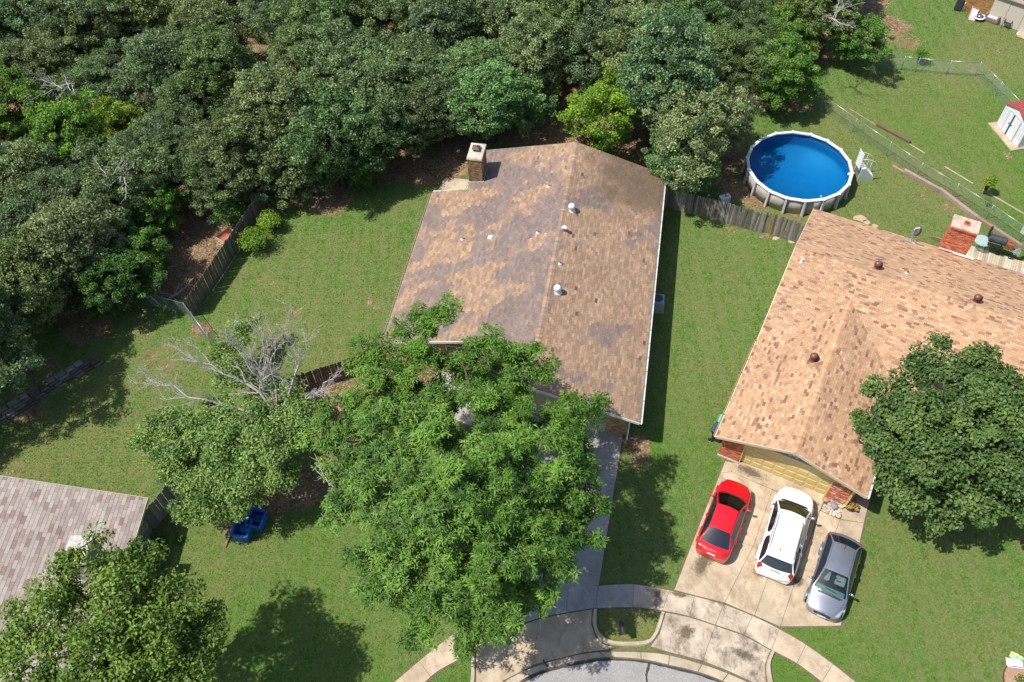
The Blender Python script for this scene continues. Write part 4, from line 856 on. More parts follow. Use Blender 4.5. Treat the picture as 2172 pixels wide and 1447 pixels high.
# ---------------------------------------------------------------- dense round tree at the right edge
rng = np.random.default_rng(11); po = at(2030, 985, 0); RT = thing('dense_round_tree', 'dense dark green round tree beside the tan roof at the right edge', 'tree', po)
lob = [(1960, 780, 6.2, 1.5, 20), (2080, 790, 6.2, 1.6, 22), (2010, 870, 7.0, 2.2, 34), (1900, 850, 5.6, 1.5, 20), (2120, 880, 6.4, 1.8, 26), (1880, 930, 4.8, 1.2, 16), (1960, 950, 6.2, 2.0, 30), (2080, 970, 6.0, 2.0, 30), (1930, 1020, 4.4, 1.3, 18), (2020, 1050, 4.6, 1.6, 24), (2110, 1060, 4.2, 1.4, 18), (1990, 1085, 3.4, 1.0, 12), (2180, 960, 5.2, 1.8, 24), (2180, 840, 5.6, 1.4, 18), (1985, 735, 6.2, .6, 6), (1835, 900, 4.6, .7, 7), (2180, 1060, 4.2, 1.4, 14), (2250, 950, 4.4, 1.4, 14)]
cen = lobes_from(lob, po); fol = foliage(rng, cen, np.array([0, 0, 3.4]), 185, .56, .19, .13, flat=.62, up=.8, out=.5, rand=.5)
link('crown', leaf_mesh('crown', *fol, leaf_mat('dense_tree_leaves', (.032, .075, .014), (.135, .215, .05), .28)), RT, (1, 1, 1))
tb = MB(); grow_branches(tb, (0, 0, 0), (0, 0, 2.0), cen, .26, rng); tb.build('trunk', M_BARK, RT, smooth=True)
# ---------------------------------------------------------------- loose tree in front of the grey-roofed house
rng = np.random.default_rng(12); po = at(445, 1400, 0); LT = thing('loose_crowned_tree', 'loose crowned light green tree over the grey roof at the lower left corner', 'tree', po)
lob = [(230, 1290, 7, 1.7, 18), (120, 1270, 7, 1.4, 12), (330, 1290, 6.5, 1.5, 15), (60, 1330, 6.6, 1.2, 10), (180, 1370, 7, 1.8, 18), (300, 1390, 6.6, 1.7, 18), (400, 1350, 5.5, 1.2, 11), (80, 1430, 6.4, 1.5, 12), (220, 1450, 6.6, 1.8, 18), (360, 1440, 5.6, 1.4, 13), (250, 1210, 7, 1.0, 8), (290, 1180, 6.4, .8, 7), (200, 1160, 7, .5, 2), (150, 1190, 7.2, .7, 4), (340, 1240, 5.8, .9, 7), (440, 1310, 4.8, .6, 5), (20, 1370, 6, .8, 6), (160, 1510, 6, 1.6, 12), (320, 1510, 5.5, 1.5, 10)]
lob = [(a_, b_, c_+2.3, d_, int(e_*1.35)) for a_, b_, c_, d_, e_ in lob]; cen = lobes_from(lob, po); fol = foliage(rng, cen, np.array([-3, 0, 6]), 165, .6, .18, .1, flat=.7, up=.6, out=.4, rand=.6)
link('crown', leaf_mesh('crown', *fol, M_GREEN), LT, (1.08, 1.0, .9))
tb = MB(); grow_branches(tb, (0, 0, 0), (-1.0, .3, 4.2), cen, .27, rng, jitter=.5); tb.build('trunk', M_BARK, LT, smooth=True)
# ---------------------------------------------------------------- half-dead tree beside the wooden fence
rng = np.random.default_rng(13); po = at(575, 960, 0); DT = thing('half_dead_tree', 'half dead tree with bare grey upper limbs above pale green foliage', 'tree', po)
lob = [(390, 930, 4.2, 1.3, 16), (480, 940, 4.8, 1.5, 20), (580, 940, 5, 1.5, 20), (620, 880, 5, 1.2, 13), (330, 920, 4, .7, 6), (420, 1010, 3.8, 1.4, 16), (530, 1010, 4.2, 1.5, 18), (400, 1070, 3.2, 1.1, 12), (500, 1060, 3.4, 1.2, 14), (370, 1000, 3.4, .9, 8), (470, 1085, 2.4, .8, 10), (450, 900, 4.8, 1.3, 14), (350, 960, 3.6, .9, 9), (310, 925, 3.8, .7, 7), (360, 900, 4.2, .9, 9), (540, 900, 5, 1.2, 12), (600, 1000, 4, 1.0, 9), (480, 740, 2.5, 1.1, 9), (520, 700, 2.4, .9, 8), (500, 790, 2.6, 1.2, 11), (470, 860, 3.0, 1.0, 9), (570, 820, 2.8, 1.1, 9), (640, 920, 4.2, .8, 8), (600, 840, 3.4, .8, 6)]
cen = lobes_from(lob, po); fol = foliage(rng, cen, np.array([0, 0, 2.5]), 260, .6, .15, .085, flat=.65, up=.65, out=.45, rand=.6)
link('crown', leaf_mesh('crown', *fol, leaf_mat('half_dead_tree_leaves', (.07, .145, .028), (.31, .44, .125))), DT, (1, 1, 1))
tb = MB(); grow_branches(tb, (0, 0, 0), (.1, .1, 2.2), cen, .26, rng); tb.build('trunk', M_BARK, DT, smooth=True)
def bare_limb(mb, pts, r0, rng, twigs=10, lv=0, spread=.55, rtip=.012):
    pts = [Vector(p) for p in pts]; n = 9; cv = []
    for i in range(n+1):
        t = i/n*(len(pts)-1); k = min(int(t), len(pts)-2); q = pts[k].lerp(pts[k+1], t-k)
        cv.append(q+Vector(rng.normal(size=3))*.05*(1 if 0 < i < n else 0)*(pts[-1]-pts[0]).length*.25)
    mb.tube(cv, [r0+(rtip-r0)*(i/n)**.8 for i in range(n+1)], 5, cap=False)
    if lv > 3: return
    L = (pts[-1]-pts[0]).length; main = (pts[-1]-pts[0]).normalized()
    for k in range(twigs):
        t = rng.uniform(.3, 1.0); i = min(n-1, int(t*n)); b = cv[i]; d = (main+Vector(rng.normal(size=3))*spread).normalized(); ln = L*rng.uniform(.18, .42)*(1.15-t*.5)
        m_ = b+d*ln*.5+Vector(rng.normal(size=3))*ln*.1; e = b+d*ln+Vector(rng.normal(size=3))*ln*.16
        bare_limb(mb, [b, m_, e], (r0+(rtip-r0)*t**.8)*.55, rng, max(2, twigs//2-1), lv+1, spread*1.1, .007)
mb = MB()
for path, r_, tw in ([((590, 890, 3.2), (550, 820, 5), (490, 800, 5.6), (420, 770, 6.4), (370, 735, 7)), .13, 9], [((590, 890, 3.2), (550, 800, 6), (520, 760, 7), (475, 700, 8.5)), .11, 9], [((595, 890, 3.2), (620, 820, 6), (640, 760, 7.5), (590, 690, 9.5)), .13, 10], [((600, 890, 3.2), (560, 800, 6.5), (560, 700, 9)), .1, 9], [((600, 895, 3), (650, 850, 5), (680, 830, 6), (715, 790, 7)), .11, 9], [((570, 885, 3), (490, 865, 3.6), (410, 840, 4.3), (350, 815, 4.8), (305, 800, 5.2)), .13, 8], [((595, 895, 3.2), (575, 780, 7), (585, 710, 9)), .1, 9]):
    bare_limb(mb, [at(*q)-po for q in path], r_*.75, rng, tw+7, spread=.36)
mb.build('bare_limbs', M_DEADW, DT, smooth=True)
# ---------------------------------------------------------------- shrubs and low growth
def shrub(name, label, u, v, rx, h, per, tint, material=M_GREEN, seed=1, L=.11, Wd=.07, group=None, n=36, z=0):
    rng = np.random.default_rng(seed); p = at(u, v, z); t = thing(name, label, 'shrub', p, 0, group)
    c = clump_centres(rng, n, rx*.8, h*.5, h*.5, rx*.22, low=-.9, rough=.12, shell=.6)
    c = c if len(c) else np.array([[0, 0, h*.5]])
    c[:, 2] = np.maximum(c[:, 2], .12)
    link('foliage', leaf_mesh('foliage', *foliage(rng, c, np.array([0, 0, 0]), per, rx*.36, L, Wd, flat=.75, up=.7, out=.5, rand=.5), material), t, tint)
    mb = MB()
    for q in c[:14]: mb.tube([(0, 0, -.05), (q[0]*.4, q[1]*.4, q[2]*.6), tuple(q)], [.03, .02, .008], 4, cap=False)
    mb.build('stem', M_BARK, t); return t
shrub('rounded_shrub', 'round yellow-green clipped shrub, nearer the end of the wooden fence', 577, 489, 1.1, 1.2, 130, (1.3, 1.3, .5), seed=3, n=44)
shrub('rounded_shrub', 'round yellow-green clipped shrub, larger one of the pair by the fence', 549, 528, 1.35, 1.25, 140, (1.2, 1.2, .45), seed=4, n=52)
shrub('climbing_shrub', 'blue-green bush growing against the back of the wooden fence', 500, 475, 1.1, 1.9, 130, (.8, 1.05, 1.0), seed=5)
shrub('ivy_patch', 'low bright green undergrowth left of the brick chimney', 915, 322, 1.7, .7, 170, (.75, 1.1, .75), seed=6, n=50, L=.16, Wd=.11)
shrub('ivy_patch', 'low green undergrowth below the trees left of the patio', 800, 385, 1.0, 1.2, 120, (.95, 1.15, .8), seed=7)
shrub('young_tree', 'small yellow-green sapling at the wire fence by the timber edging', 2085, 412, .55, 1.6, 60, (1.5, 1.3, .5), seed=8, n=16)
shrub('dark_bush', 'dark little bush at the foot of the wire fence', 2092, 436, .6, .7, 70, (.6, .75, .85), seed=9, n=18)
shrub('vine', 'leafy vine hanging over the upper wire fence corner', 1945, 135, .8, 1.3, 60, (1.1, 1.1, .7), seed=10, n=16)
shrub('flower_bed_shrub', 'bright green shrub in the round bed at the lower right corner', 2160, 1447, .75, .6, 150, (1.25, 1.2, .5), seed=14, n=40, L=.1, Wd=.04)
shrub('garden_shrub', 'dark spiky shrub in the shaded bed beside the grey-roofed house', 380, 1150, .6, .6, 70, (.75, .85, .8), seed=15, n=18, L=.3, Wd=.05)
shrub('garden_shrub', 'dark low shrub below the window of the grey-roofed house', 345, 1150, .7, .6, 90, (.35, .4, .45), seed=16, n=22)
shrub('garden_shrub', 'dark shrub at the near end of the shaded bed', 350, 1195, .7, .7, 90, (.45, .55, .5), seed=17, n=22)
shrub('garden_shrub', 'small yellow-green sapling in the shaded bed with a plant hoop', 343, 1175, .25, 1.3, 40, (1.4, 1.3, .6), seed=18, n=8)
shrub('undergrowth', 'green bush at the fence corner under the oak by the pool', 1440, 415, 1.2, 1.6, 120, (.9, 1.1, .8), seed=19)
# ================================================================ cars
def paint(name, col, metal=0.0, rough=0.28, flake=.06):
    m = mat(name, col, rough, flake, 3, metal=metal, coat=1.0); return m
M_CGLASS, nt, p = nodes('car_glass'); nt.nodes.remove(p); out = nt.nodes['Material Output']
gl_ = N(nt, 'ShaderNodeBsdfGlossy'); gl_.inputs['Roughness'].default_value = .02; gl_.inputs['Color'].default_value = (.9, .95, 1, 1)
tr_ = N(nt, 'ShaderNodeBsdfTransparent'); tr_.inputs['Color'].default_value = (.6, .76, .75, 1)
fr_ = N(nt, 'ShaderNodeFresnel'); fr_.inputs['IOR'].default_value = 1.75
mx = N(nt, 'ShaderNodeMixShader'); nt.links.new(fr_.outputs[0], mx.inputs[0]); nt.links.new(tr_.outputs[0], mx.inputs[1]); nt.links.new(gl_.outputs[0], mx.inputs[2]); nt.links.new(mx.outputs[0], out.inputs['Surface'])
M_TINT, nt, p = nodes('tinted_glass'); p.inputs['Base Color'].default_value = (.012, .016, .024, 1); p.inputs['Roughness'].default_value = .04; p.inputs['Specular IOR Level'].default_value = 0.9
M_LENS, nt, p = nodes('lamp_lens'); p.inputs['Base Color'].default_value = (.55, .58, .6, 1); p.inputs['Roughness'].default_value = .08; p.inputs['Metallic'].default_value = .5
M_TAIL = mat('tail_lamp', (.3, .012, .012), .12, .15, 8, coat=.6)
M_SEAT = mat('seat_fabric', (.09, .088, .085), .85, .25, 9)
M_SEATL = mat('seat_light', (.3, .29, .27), .8, .2, 9)
M_RIM = mat('alloy', (.5, .51, .53), .3, .15, 6, metal=.8)
M_CHROME = mat('chrome', (.65, .66, .68), .12, .05, 6, metal=1)
def car(name, label, u, v, fu, fv, L, Wd, stations, pmat, glass_roof_rear, specs):
    """lofted bodyshell; stations: (x, half width, belt z, rail half width, rail z, centre z, kind) from nose to tail"""
    c0 = at(u, v, .7); f0 = at(fu, fv, .7); d = (f0-c0); ang = math.atan2(d.y, d.x)
    root = thing(name, label, 'car', (c0.x, c0.y, .05), ang)
    rows = []
    for (x, w, zb, wr, zr, zc, kind) in stations:
        low = .2 if abs(x) < L*.46 else .28
        P = [(0, w*.88, low), (0, w*.985, .40), (0, w, max(.46, zb-.2)), (0, w*.965, zb-.02)]
        if kind == 'h':     # bonnet / boot / end: the upper points lie on the lid
            for fy in (.9, .8, .7, .36, 0): P.append((0, w*fy, zb+(zc-zb)*(1-fy**2.4)))
        elif kind == 'c':   # base of windscreen or rear window
            for fy, dz in ((.95, 0), (.9, .0), (.85, .0), (.45, 0), (0, 0)): P.append((0, w*fy, zb+(zc-zb)*(1-fy**3)))
        else:
            P += [(0, w*.93, zb+.02), (0, wr, zr), (0, wr-.05, zr+.035), (0, wr*.48, zc-.012), (0, 0, zc)]
        bow = specs.get('bow', .14)
        row = []
        for k, (_, y_, z_) in enumerate(P):
            if kind in 'hc' and x > 0: dx = bow*(1-(y_/w)**2)*(1 if kind == 'c' else .6)-bow*.3
            elif kind in 'hc' and x < 0: dx = -(bow*.9*(1-(y_/w)**2)-bow*.3)
            elif kind == 'f': dx = bow*.6*(1-(y_/w)**2)
            elif kind == 'b': dx = -bow*.5*(1-(y_/w)**2)
            else: dx = 0
            row.append((x+dx, y_, z_))
        rows.append(row)
    ns, npt = len(rows), 9; bm_ = bmesh.new(); cv_ = bm_.verts.layers.float.new('crease_vert'); V = []
    for r_ in rows:
        right = [bm_.verts.new(q) for q in r_]; left = [bm_.verts.new((q[0], -q[1], q[2])) for q in r_[:-1]][::-1]; V.append(right+left)
    nn = 2*npt-1; cr = bm_.edges.layers.float.new('crease_edge'); idx = {}
    for i in range(ns-1):
        for k in range(nn-1):
            kk = k if k < npt-1 else nn-2-k; ki, kj = stations[i][6], stations[i+1][6]; mi = 0
            up_i, up_j = ki in 'frbp', kj in 'frbp'
            if kk in (6, 7) and ki == 'c' and kj == 'f': mi = 1
            elif kk in (6, 7) and ki == 'b' and kj == 'c': mi = 2
            elif kk == 4 and (up_i and up_j) and not (ki == 'p' and kj == 'p'): mi = 3
            elif kk == 4 and ((ki == 'c' and kj == 'f')): mi = 3
            elif kk == 4 and ki == 'b' and kj == 'c' and specs.get('quarter', True): mi = 3
            f = bm_.faces.new((V[i][k], V[i][k+1], V[i+1][k+1], V[i+1][k])); f.material_index = mi; f.smooth = True
    for row, rev in ((V[0], False), (V[-1], True)):
        f = bm_.faces.new(row if rev else row[::-1]); f.smooth = True
    for i in (range(ns)):
        f = None
    bt = [bm_.faces.new((V[i][0], V[i+1][0], V[i+1][-1], V[i][-1])) for i in range(ns-1)]
    for e in bm_.edges:
        ms = {f.material_index for f in e.link_faces}
        if len(ms) > 1: e[cr] = .93
    for i in range(ns-1):
        for k in (2, 3, nn-4, nn-3):
            e = bm_.edges.get((V[i][k], V[i+1][k]))
            if e and e[cr] < .35: e[cr] = .3
        for k in (0, nn-1):
            e = bm_.edges.get((V[i][k], V[i+1][k]))
            if e: e[cr] = 1
    for i in range(ns):
        if stations[i][6] in 'cfb':
            for k in (6, nn-7): V[i][k][cv_] = .85
    bmesh.ops.recalc_face_normals(bm_, faces=bm_.faces)
    me_ = bpy.data.meshes.new('shell'); bm_.to_mesh(me_); bm_.free()
    for k in range(4): me_.materials.append(pmat)
    tmp = bpy.data.objects.new('shell', me_); C.objects.link(tmp); ss = tmp.modifiers.new('s', 'SUBSURF'); ss.levels = 3; ss.render_levels = 3
    dg = bpy.context.evaluated_depsgraph_get(); ev = bpy.data.meshes.new_from_object(tmp.evaluated_get(dg)); bpy.data.objects.remove(tmp)
    bm_ = bmesh.new(); bm_.from_mesh(ev); bvh = BVHTree.FromBMesh(bm_)
    def piece(nm, sel, m):
        b2 = bmesh.new(); vm = {}
        for f in bm_.faces:
            if sel(f):
                vs = []
                for v_ in f.verts:
                    if v_.index not in vm: vm[v_.index] = b2.verts.new(v_.co)
                    vs.append(vm[v_.index])
                nf = b2.faces.new(vs); nf.smooth = True
        m2 = bpy.data.meshes.new(nm); b2.to_mesh(m2); b2.free(); m2.materials.append(m); return link(nm, m2, root)
    bm_.faces.ensure_lookup_table(); bm_.verts.ensure_lookup_table()
    piece('body', lambda f: f.material_index == 0, pmat); piece('windscreen', lambda f: f.material_index == 1, M_CGLASS)
    piece('rear_window', lambda f: f.material_index == 2, M_TINT)
    piece('side_window', lambda f: f.material_index == 3 and f.calc_center_median().y > 0, M_TINT); piece('side_window', lambda f: f.material_index == 3 and f.calc_center_median().y < 0, M_TINT)
    def drop(x, y, off=.004):
        h = bvh.ray_cast(Vector((x, y, 4)), Vector((0, 0, -1)))
        return (h[0]+h[1]*off if h[1].z > 0 else h[0]+Vector((0, 0, off))) if h[0] else None
    def patch(nm, quad, m, parent=root, n=6, off=.006):
        """panel laid on the bodywork: quad corners (x, y) seen from above"""
        q = [Vector(p_) for p_ in quad]; b = MB(); vs = []; ok = True
        for i in range(n+1):
            for j in range(n+1):
                a_ = q[0].lerp(q[1], i/n).lerp(q[3].lerp(q[2], i/n), j/n); h = drop(a_.x, a_.y, off)
                if h is None: ok = False; h = Vector((a_.x, a_.y, .6))
                vs.append(h)
        b.add(vs, [(i*(n+1)+j, (i+1)*(n+1)+j, (i+1)*(n+1)+j+1, i*(n+1)+j+1) for i in range(n) for j in range(n)])
        o = b.build(nm, m, parent, smooth=True)
        return o
    def line(nm, pts, wid, m, off=.004):
        b = MB(); q = []
        for i in range(len(pts)-1):
            for k in range(8): q.append(Vector(pts[i]).lerp(Vector(pts[i+1]), k/8))
        q.append(Vector(pts[-1])); n = len(q); vs = []
        for i in range(n):
            t = (q[min(i+1, n-1)]-q[max(i-1, 0)]).normalized(); s_ = Vector((-t.y, t.x))*wid/2
            for e in (q[i]+s_, q[i]-s_):
                h = drop(e.x, e.y, off); vs.append(h if h else Vector((e.x, e.y, .5)))
        b.add(vs, [(2*i, 2*i+1, 2*i+3, 2*i+2) for i in range(n-1)]); return b.build(nm, m, root)
    w0 = Wd/2
    # wheels
    wr_ = specs.get('wheel', .33); ax = specs['axles']
    ty = MB(); ty.lathe([(wr_*.62, -.1), (wr_*.93, -.105), (wr_, -.07), (wr_, .07), (wr_*.93, .105), (wr_*.62, .1)], 22, M=Matrix.Rotation(R(90), 4, 'X')); tym = ty.mesh('tyre', M_RUB, True)
    ri = MB(); ri.lathe([(.03, .085), (wr_*.2, .09), (wr_*.62, .075), (wr_*.63, .1)], 20, M=Matrix.Rotation(R(90), 4, 'X'))
    for k in range(5):
        t = k*2*math.pi/5; ri.bar((0, -.092, 0), (math.cos(t)*wr_*.6, -.086, math.sin(t)*wr_*.6), .05, .03)
    rim = ri.mesh('rim', M_RIM)
    for x_ in ax:
        for sy in (1, -1):
            wh = bpy.data.objects.new('wheel', None); C.objects.link(wh); wh.parent = root; wh.location = (x_, sy*(w0-.1), wr_-.045); wh.rotation_euler.z = 0 if sy < 0 else math.pi; wh.empty_display_size = .1
            link('tyre', tym, wh); link('rim', rim, wh)
            a_ = MB(); a_.tube([(x_+math.cos(t)*(wr_+.05), sy*(w0+.004), wr_-.045+math.sin(t)*(wr_+.05)) for t in np.linspace(.15, math.pi-.15, 12)], .035, 6); a_.build('wheel_arch', pmat, root, smooth=True)
    # mirrors
    for sy in (1, -1):
        b = MB(); x_ = specs['mirror']; b.bar((x_+.02, sy*(w0-.1), specs['mz']-.03), (x_, sy*(w0+.04), specs['mz']), .05, .05); M_ = Matrix.Translation((x_, sy*(w0+.07), specs['mz'])) @ Matrix.Rotation(sy*R(-18), 4, 'Z') @ Matrix.Diagonal((.07, .125, .075, 1))
        b.lathe([(.02, -1), (.6, -.85), (.95, -.4), (1, 0), (.95, .4), (.6, .85), (.02, 1)], 12, M=M_); mo = b.build('wing_mirror', specs.get('mirror_mat', pmat), root, smooth=True)
    # lamps, grille, plates, panel gaps
    for q in specs.get('head', []):
        for sy in (1, -1): patch('headlight', [(x_, y_*sy) for x_, y_ in q], M_LENS)
    for q in specs.get('tail', []):
        for sy in (1, -1): patch('tail_light', [(x_, y_*sy) for x_, y_ in q], M_TAIL)
    for nm, q, m_ in specs.get('extra', []): patch(nm, q, m_, off=.008)
    gm = specs.get('gapmat', M_DARK)
    for pts, wid, sym in specs.get('gaps', []):
        line('panel_gap', pts, wid, gm)
        if sym: line('panel_gap', [(x_, -y_) for x_, y_ in pts], wid, gm)
    for sy in (1, -1):
        for x_ in specs['handles']:
            b = MB(); b.box((x_, sy*(w0+.005), specs['hz']), (.2, .05, .035)); b.build('door_handle', specs.get('handle_mat', pmat), root, bevel=.01)
    if specs.get('rails'):
        x0, x1, y_, z_ = specs['rails']
        for sy in (1, -1):
            b = MB(); pts = []
            for t in np.linspace(0, 1, 12):
                xx = x0+(x1-x0)*t; h = drop(xx, sy*y_, 0); pts.append(h+Vector((0, 0, .05*min(1, 8*t, 8*(1-t)))))
            b.tube(pts, .024, 6); b.build('roof_rail', M_GALV if specs.get('railm') is None else specs['railm'], root, smooth=True)
            line('roof_channel', [(x0+.2, sy*(y_+.07)), (x1-.2, sy*(y_+.07))], .03, M_DARK)
    # cabin
    cx0, cx1, zs = specs['cabin']; b = MB(); b.box(((cx0+cx1)/2, 0, .42), (cx1-cx0, Wd*.82, .12)); b.build('cabin_floor', M_DARK, root)
    b = MB(); b.box((cx0+.02, 0, specs['mz']-.2), (.42, Wd*.78, .16)); b.build('dashboard', specs.get('dash', M_DARK), root, bevel=.05, segs=2)
    sm = specs.get('seat', M_SEAT)
    for row_x in specs['seats']:
        for sy in (1, -1):
            b = MB(); b.box((row_x+.05, sy*.37, .6), (.5, .5, .16)); b.box((row_x-.22, sy*.37, .88), (.14, .48, .56)); b.box((row_x-.25, sy*.37, 1.22), (.1, .26, .16)); b.build('seat', sm, root, bevel=.05, segs=2)
    b = MB(); b.tube([(specs['seats'][0]+.5+.06*math.sin(t), .37+.18*math.cos(t), .92+.17*math.sin(t)) for t in np.linspace(0, 2*math.pi, 15)], .016, 5); b.build('steering_wheel', M_DARK, root)
    b = MB(); b.box((specs['mirror']-.32, 0, specs['mz']+.33), (.04, .2, .06)); b.build('rear_view_mirror', M_DARK, root)
    for nm, pts, r_, m_ in specs.get('tubes', []):
        b = MB(); b.tube([(drop(x_, y_, 0)+Vector((0, 0, dz))) for x_, y_, dz in pts], r_, 5); b.build(nm, m_, root)
    bm_.free(); return root
RED = paint('red_paint', (.52, .006, .012), .0, .25); WHT = paint('white_paint', (.74, .74, .73), 0, .25); GRY = paint('slate_grey_paint', (.29, .305, .35), .65, .3)
MGAPW = mat('gap_grey', (.3, .3, .3), .6, .1, 4); MGAPR = mat('gap_red', (.16, .003, .005), .5, .1, 4)
PLATE = mat('plate', (.62, .64, .66), .4, .1, 20)
sedan = [(2.26, .66, .56, 0, 0, .62, 'h'), (2.13, .79, .66, 0, 0, .74, 'h'), (1.7, .87, .78, 0, 0, .87, 'h'), (1.3, .895, .86, 0, 0, .95, 'h'), (1.1, .9, .91, 0, 0, 1.0, 'c'), (.16, .9, .94, .585, 1.36, 1.45, 'f'), (-.2, .9, .95, .585, 1.38, 1.475, 'r'), (-.32, .9, .95, .585, 1.38, 1.475, 'r'), (-.8, .9, .965, .57, 1.36, 1.455, 'r'), (-1.05, .895, .97, .56, 1.335, 1.42, 'b'), (-1.83, .885, 1.0, 0, 0, 1.06, 'c'), (-2.08, .86, .985, 0, 0, 1.03, 'h'), (-2.24, .8, .88, 0, 0, .93, 'h'), (-2.32, .7, .62, 0, 0, .68, 'h')]
car('red_sedan', 'glossy red saloon car parked nearest the lawn on the driveway', 1537.5, 1098, 1567, 1020, 4.6, 1.8, sedan, RED, None, dict(axles=(1.38, -1.34), mirror=.72, mz=1.0, handles=(-.35, -1.15), hz=.88, cabin=(.95, -1.6, 1), seats=(.05, -.9), gapmat=MGAPR,
    head=[[(1.75, .86), (2.1, .74), (2.16, .55), (1.95, .66)]], tail=[[(-2.0, .84), (-1.94, .72), (-2.18, .42), (-2.24, .6)]],
    extra=[('number_plate', [(-2.295, .2), (-2.295, -.2), (-2.325, -.2), (-2.325, .2)], PLATE), ('badge', [(-2.13, .16), (-2.13, -.16), (-2.16, -.16), (-2.16, .16)], M_CHROME), ('cowl_panel', [(1.24, .55), (1.24, -.55), (1.15, -.68), (1.15, .68)], M_DARK)],
    gaps=[([(1.05, .77), (1.7, .74), (2.12, .52)], .014, True), ([(-1.86, .78), (-2.16, .7)], .014, True), ([(.2, .53), (-1.05, .52)], .012, True)]))
suv = [(2.5, .72, .72, 0, 0, .8, 'h'), (2.36, .86, .86, 0, 0, .95, 'h'), (1.9, .94, 1.0, 0, 0, 1.08, 'h'), (1.52, .965, 1.05, 0, 0, 1.14, 'h'), (1.32, .97, 1.09, 0, 0, 1.17, 'c'), (.5, .975, 1.12, .69, 1.62, 1.72, 'f'), (.1, .975, 1.13, .7, 1.65, 1.76, 'r'), (-.1, .975, 1.13, .7, 1.65, 1.76, 'r'), (-.75, .975, 1.14, .7, 1.65, 1.76, 'p'), (-.92, .975, 1.14, .7, 1.65, 1.76, 'p'), (-1.5, .97, 1.15, .69, 1.63, 1.74, 'r'), (-2.0, .965, 1.16, .66, 1.58, 1.69, 'b'), (-2.33, .94, 1.14, 0, 0, 1.2, 'c'), (-2.44, .91, 1.05, 0, 0, 1.1, 'h'), (-2.55, .86, .72, 0, 0, .76, 'h'), (-2.6, .8, .62, 0, 0, .66, 'h')]
car('white_suv', 'white sport utility vehicle with roof rails parked in the middle of the driveway', 1666, 1128, 1690, 1045, 5.1, 1.96, suv, WHT, None, dict(axles=(1.55, -1.5), wheel=.38, mirror=.98, mz=1.18, handles=(-.1, -1.1), hz=1.02, handle_mat=M_GALV, cabin=(1.1, -2.1, 1), seats=(.25, -.7, -1.5), seat=M_SEATL, gapmat=MGAPW, mirror_mat=M_GALV, bow=.2,
    head=[[(1.95, .93), (2.3, .82), (2.4, .66), (2.1, .78)]], tail=[[(-2.36, .9), (-2.3, .74), (-2.46, .6), (-2.5, .82)]], rails=(.25, -1.85, .6, 1.7),
    extra=[('number_plate', [(-2.475, .25), (-2.475, -.25), (-2.53, -.25), (-2.53, .25)], M_GALV), ('cowl_panel', [(1.5, .6), (1.5, -.6), (1.38, -.74), (1.38, .74)], M_DARK)],
    gaps=[([(1.3, .8), (1.9, .8), (2.36, .6)], .012, True), ([(-1.75, .6), (-1.85, 0)], .012, True)],
    tubes=[('antenna', [(-1.55, .12, 0), (-1.58, .12, .04), (-1.7, .12, .07)], .02, M_DARK), ('rear_wiper', [(-2.36, .02, .03), (-2.28, -.3, .05)], .012, M_DARK)]))
hatch = [(2.16, .68, .6, 0, 0, .66, 'h'), (2.02, .8, .7, 0, 0, .78, 'h'), (1.6, .88, .82, 0, 0, .92, 'h'), (1.28, .905, .88, 0, 0, 1.0, 'h'), (1.1, .91, .93, 0, 0, 1.05, 'c'), (.08, .91, .96, .6, 1.38, 1.47, 'f'), (-.2, .91, .97, .6, 1.4, 1.5, 'r'), (-.32, .91, .97, .6, 1.4, 1.5, 'r'), (-1.0, .91, .99, .59, 1.38, 1.48, 'r'), (-1.35, .905, 1.0, .57, 1.345, 1.44, 'b'), (-1.9, .88, 1.04, 0, 0, 1.1, 'c'), (-2.08, .85, 1.0, 0, 0, 1.05, 'h'), (-2.18, .8, .8, 0, 0, .86, 'h'), (-2.24, .72, .6, 0, 0, .66, 'h')]
car('grey_hatchback', 'dark slate grey hatchback parked nose to the street beside the right lawn', 1768, 1222, 1742, 1308, 4.45, 1.82, hatch, GRY, None, dict(axles=(1.35, -1.3), mirror=.74, mz=1.02, handles=(-.35, -1.15), hz=.9, handle_mat=M_CHROME, cabin=(.95, -1.7, 1), seats=(.05, -.85), seat=M_SEATL, dash=mat('dash_teal', (.2, .26, .27), .7, .2, 6), mirror_mat=M_CHROME, bow=.16,
    head=[[(1.42, .87), (1.92, .78), (2.02, .56), (1.66, .74)]], tail=[[(-1.78, .89), (-1.8, .82), (-2.1, .72), (-2.12, .82)]],
    extra=[('grille', [(2.1, .42), (2.1, -.42), (2.17, -.36), (2.17, .36)], M_DARK), ('number_plate', [(2.19, .2), (2.19, -.2), (2.23, -.2), (2.23, .2)], PLATE), ('badge', [(2.05, .08), (2.05, -.08), (2.09, -.08), (2.09, .08)], M_CHROME), ('cowl_panel', [(1.27, .5), (1.27, -.5), (1.16, -.68), (1.16, .68)], M_DARK)],
    gaps=[([(1.1, .76), (1.6, .68), (2.05, .44)], .014, True), ([(.2, .54), (-1.35, .52)], .012, True)],
    tubes=[('antenna', [(-1.15, 0, 0), (-1.18, 0, .05), (-1.4, 0, .14)], .01, M_DARK), ('wiper', [(1.04, .3, .02), (.98, -.3, .03)], .011, M_DARK)]))
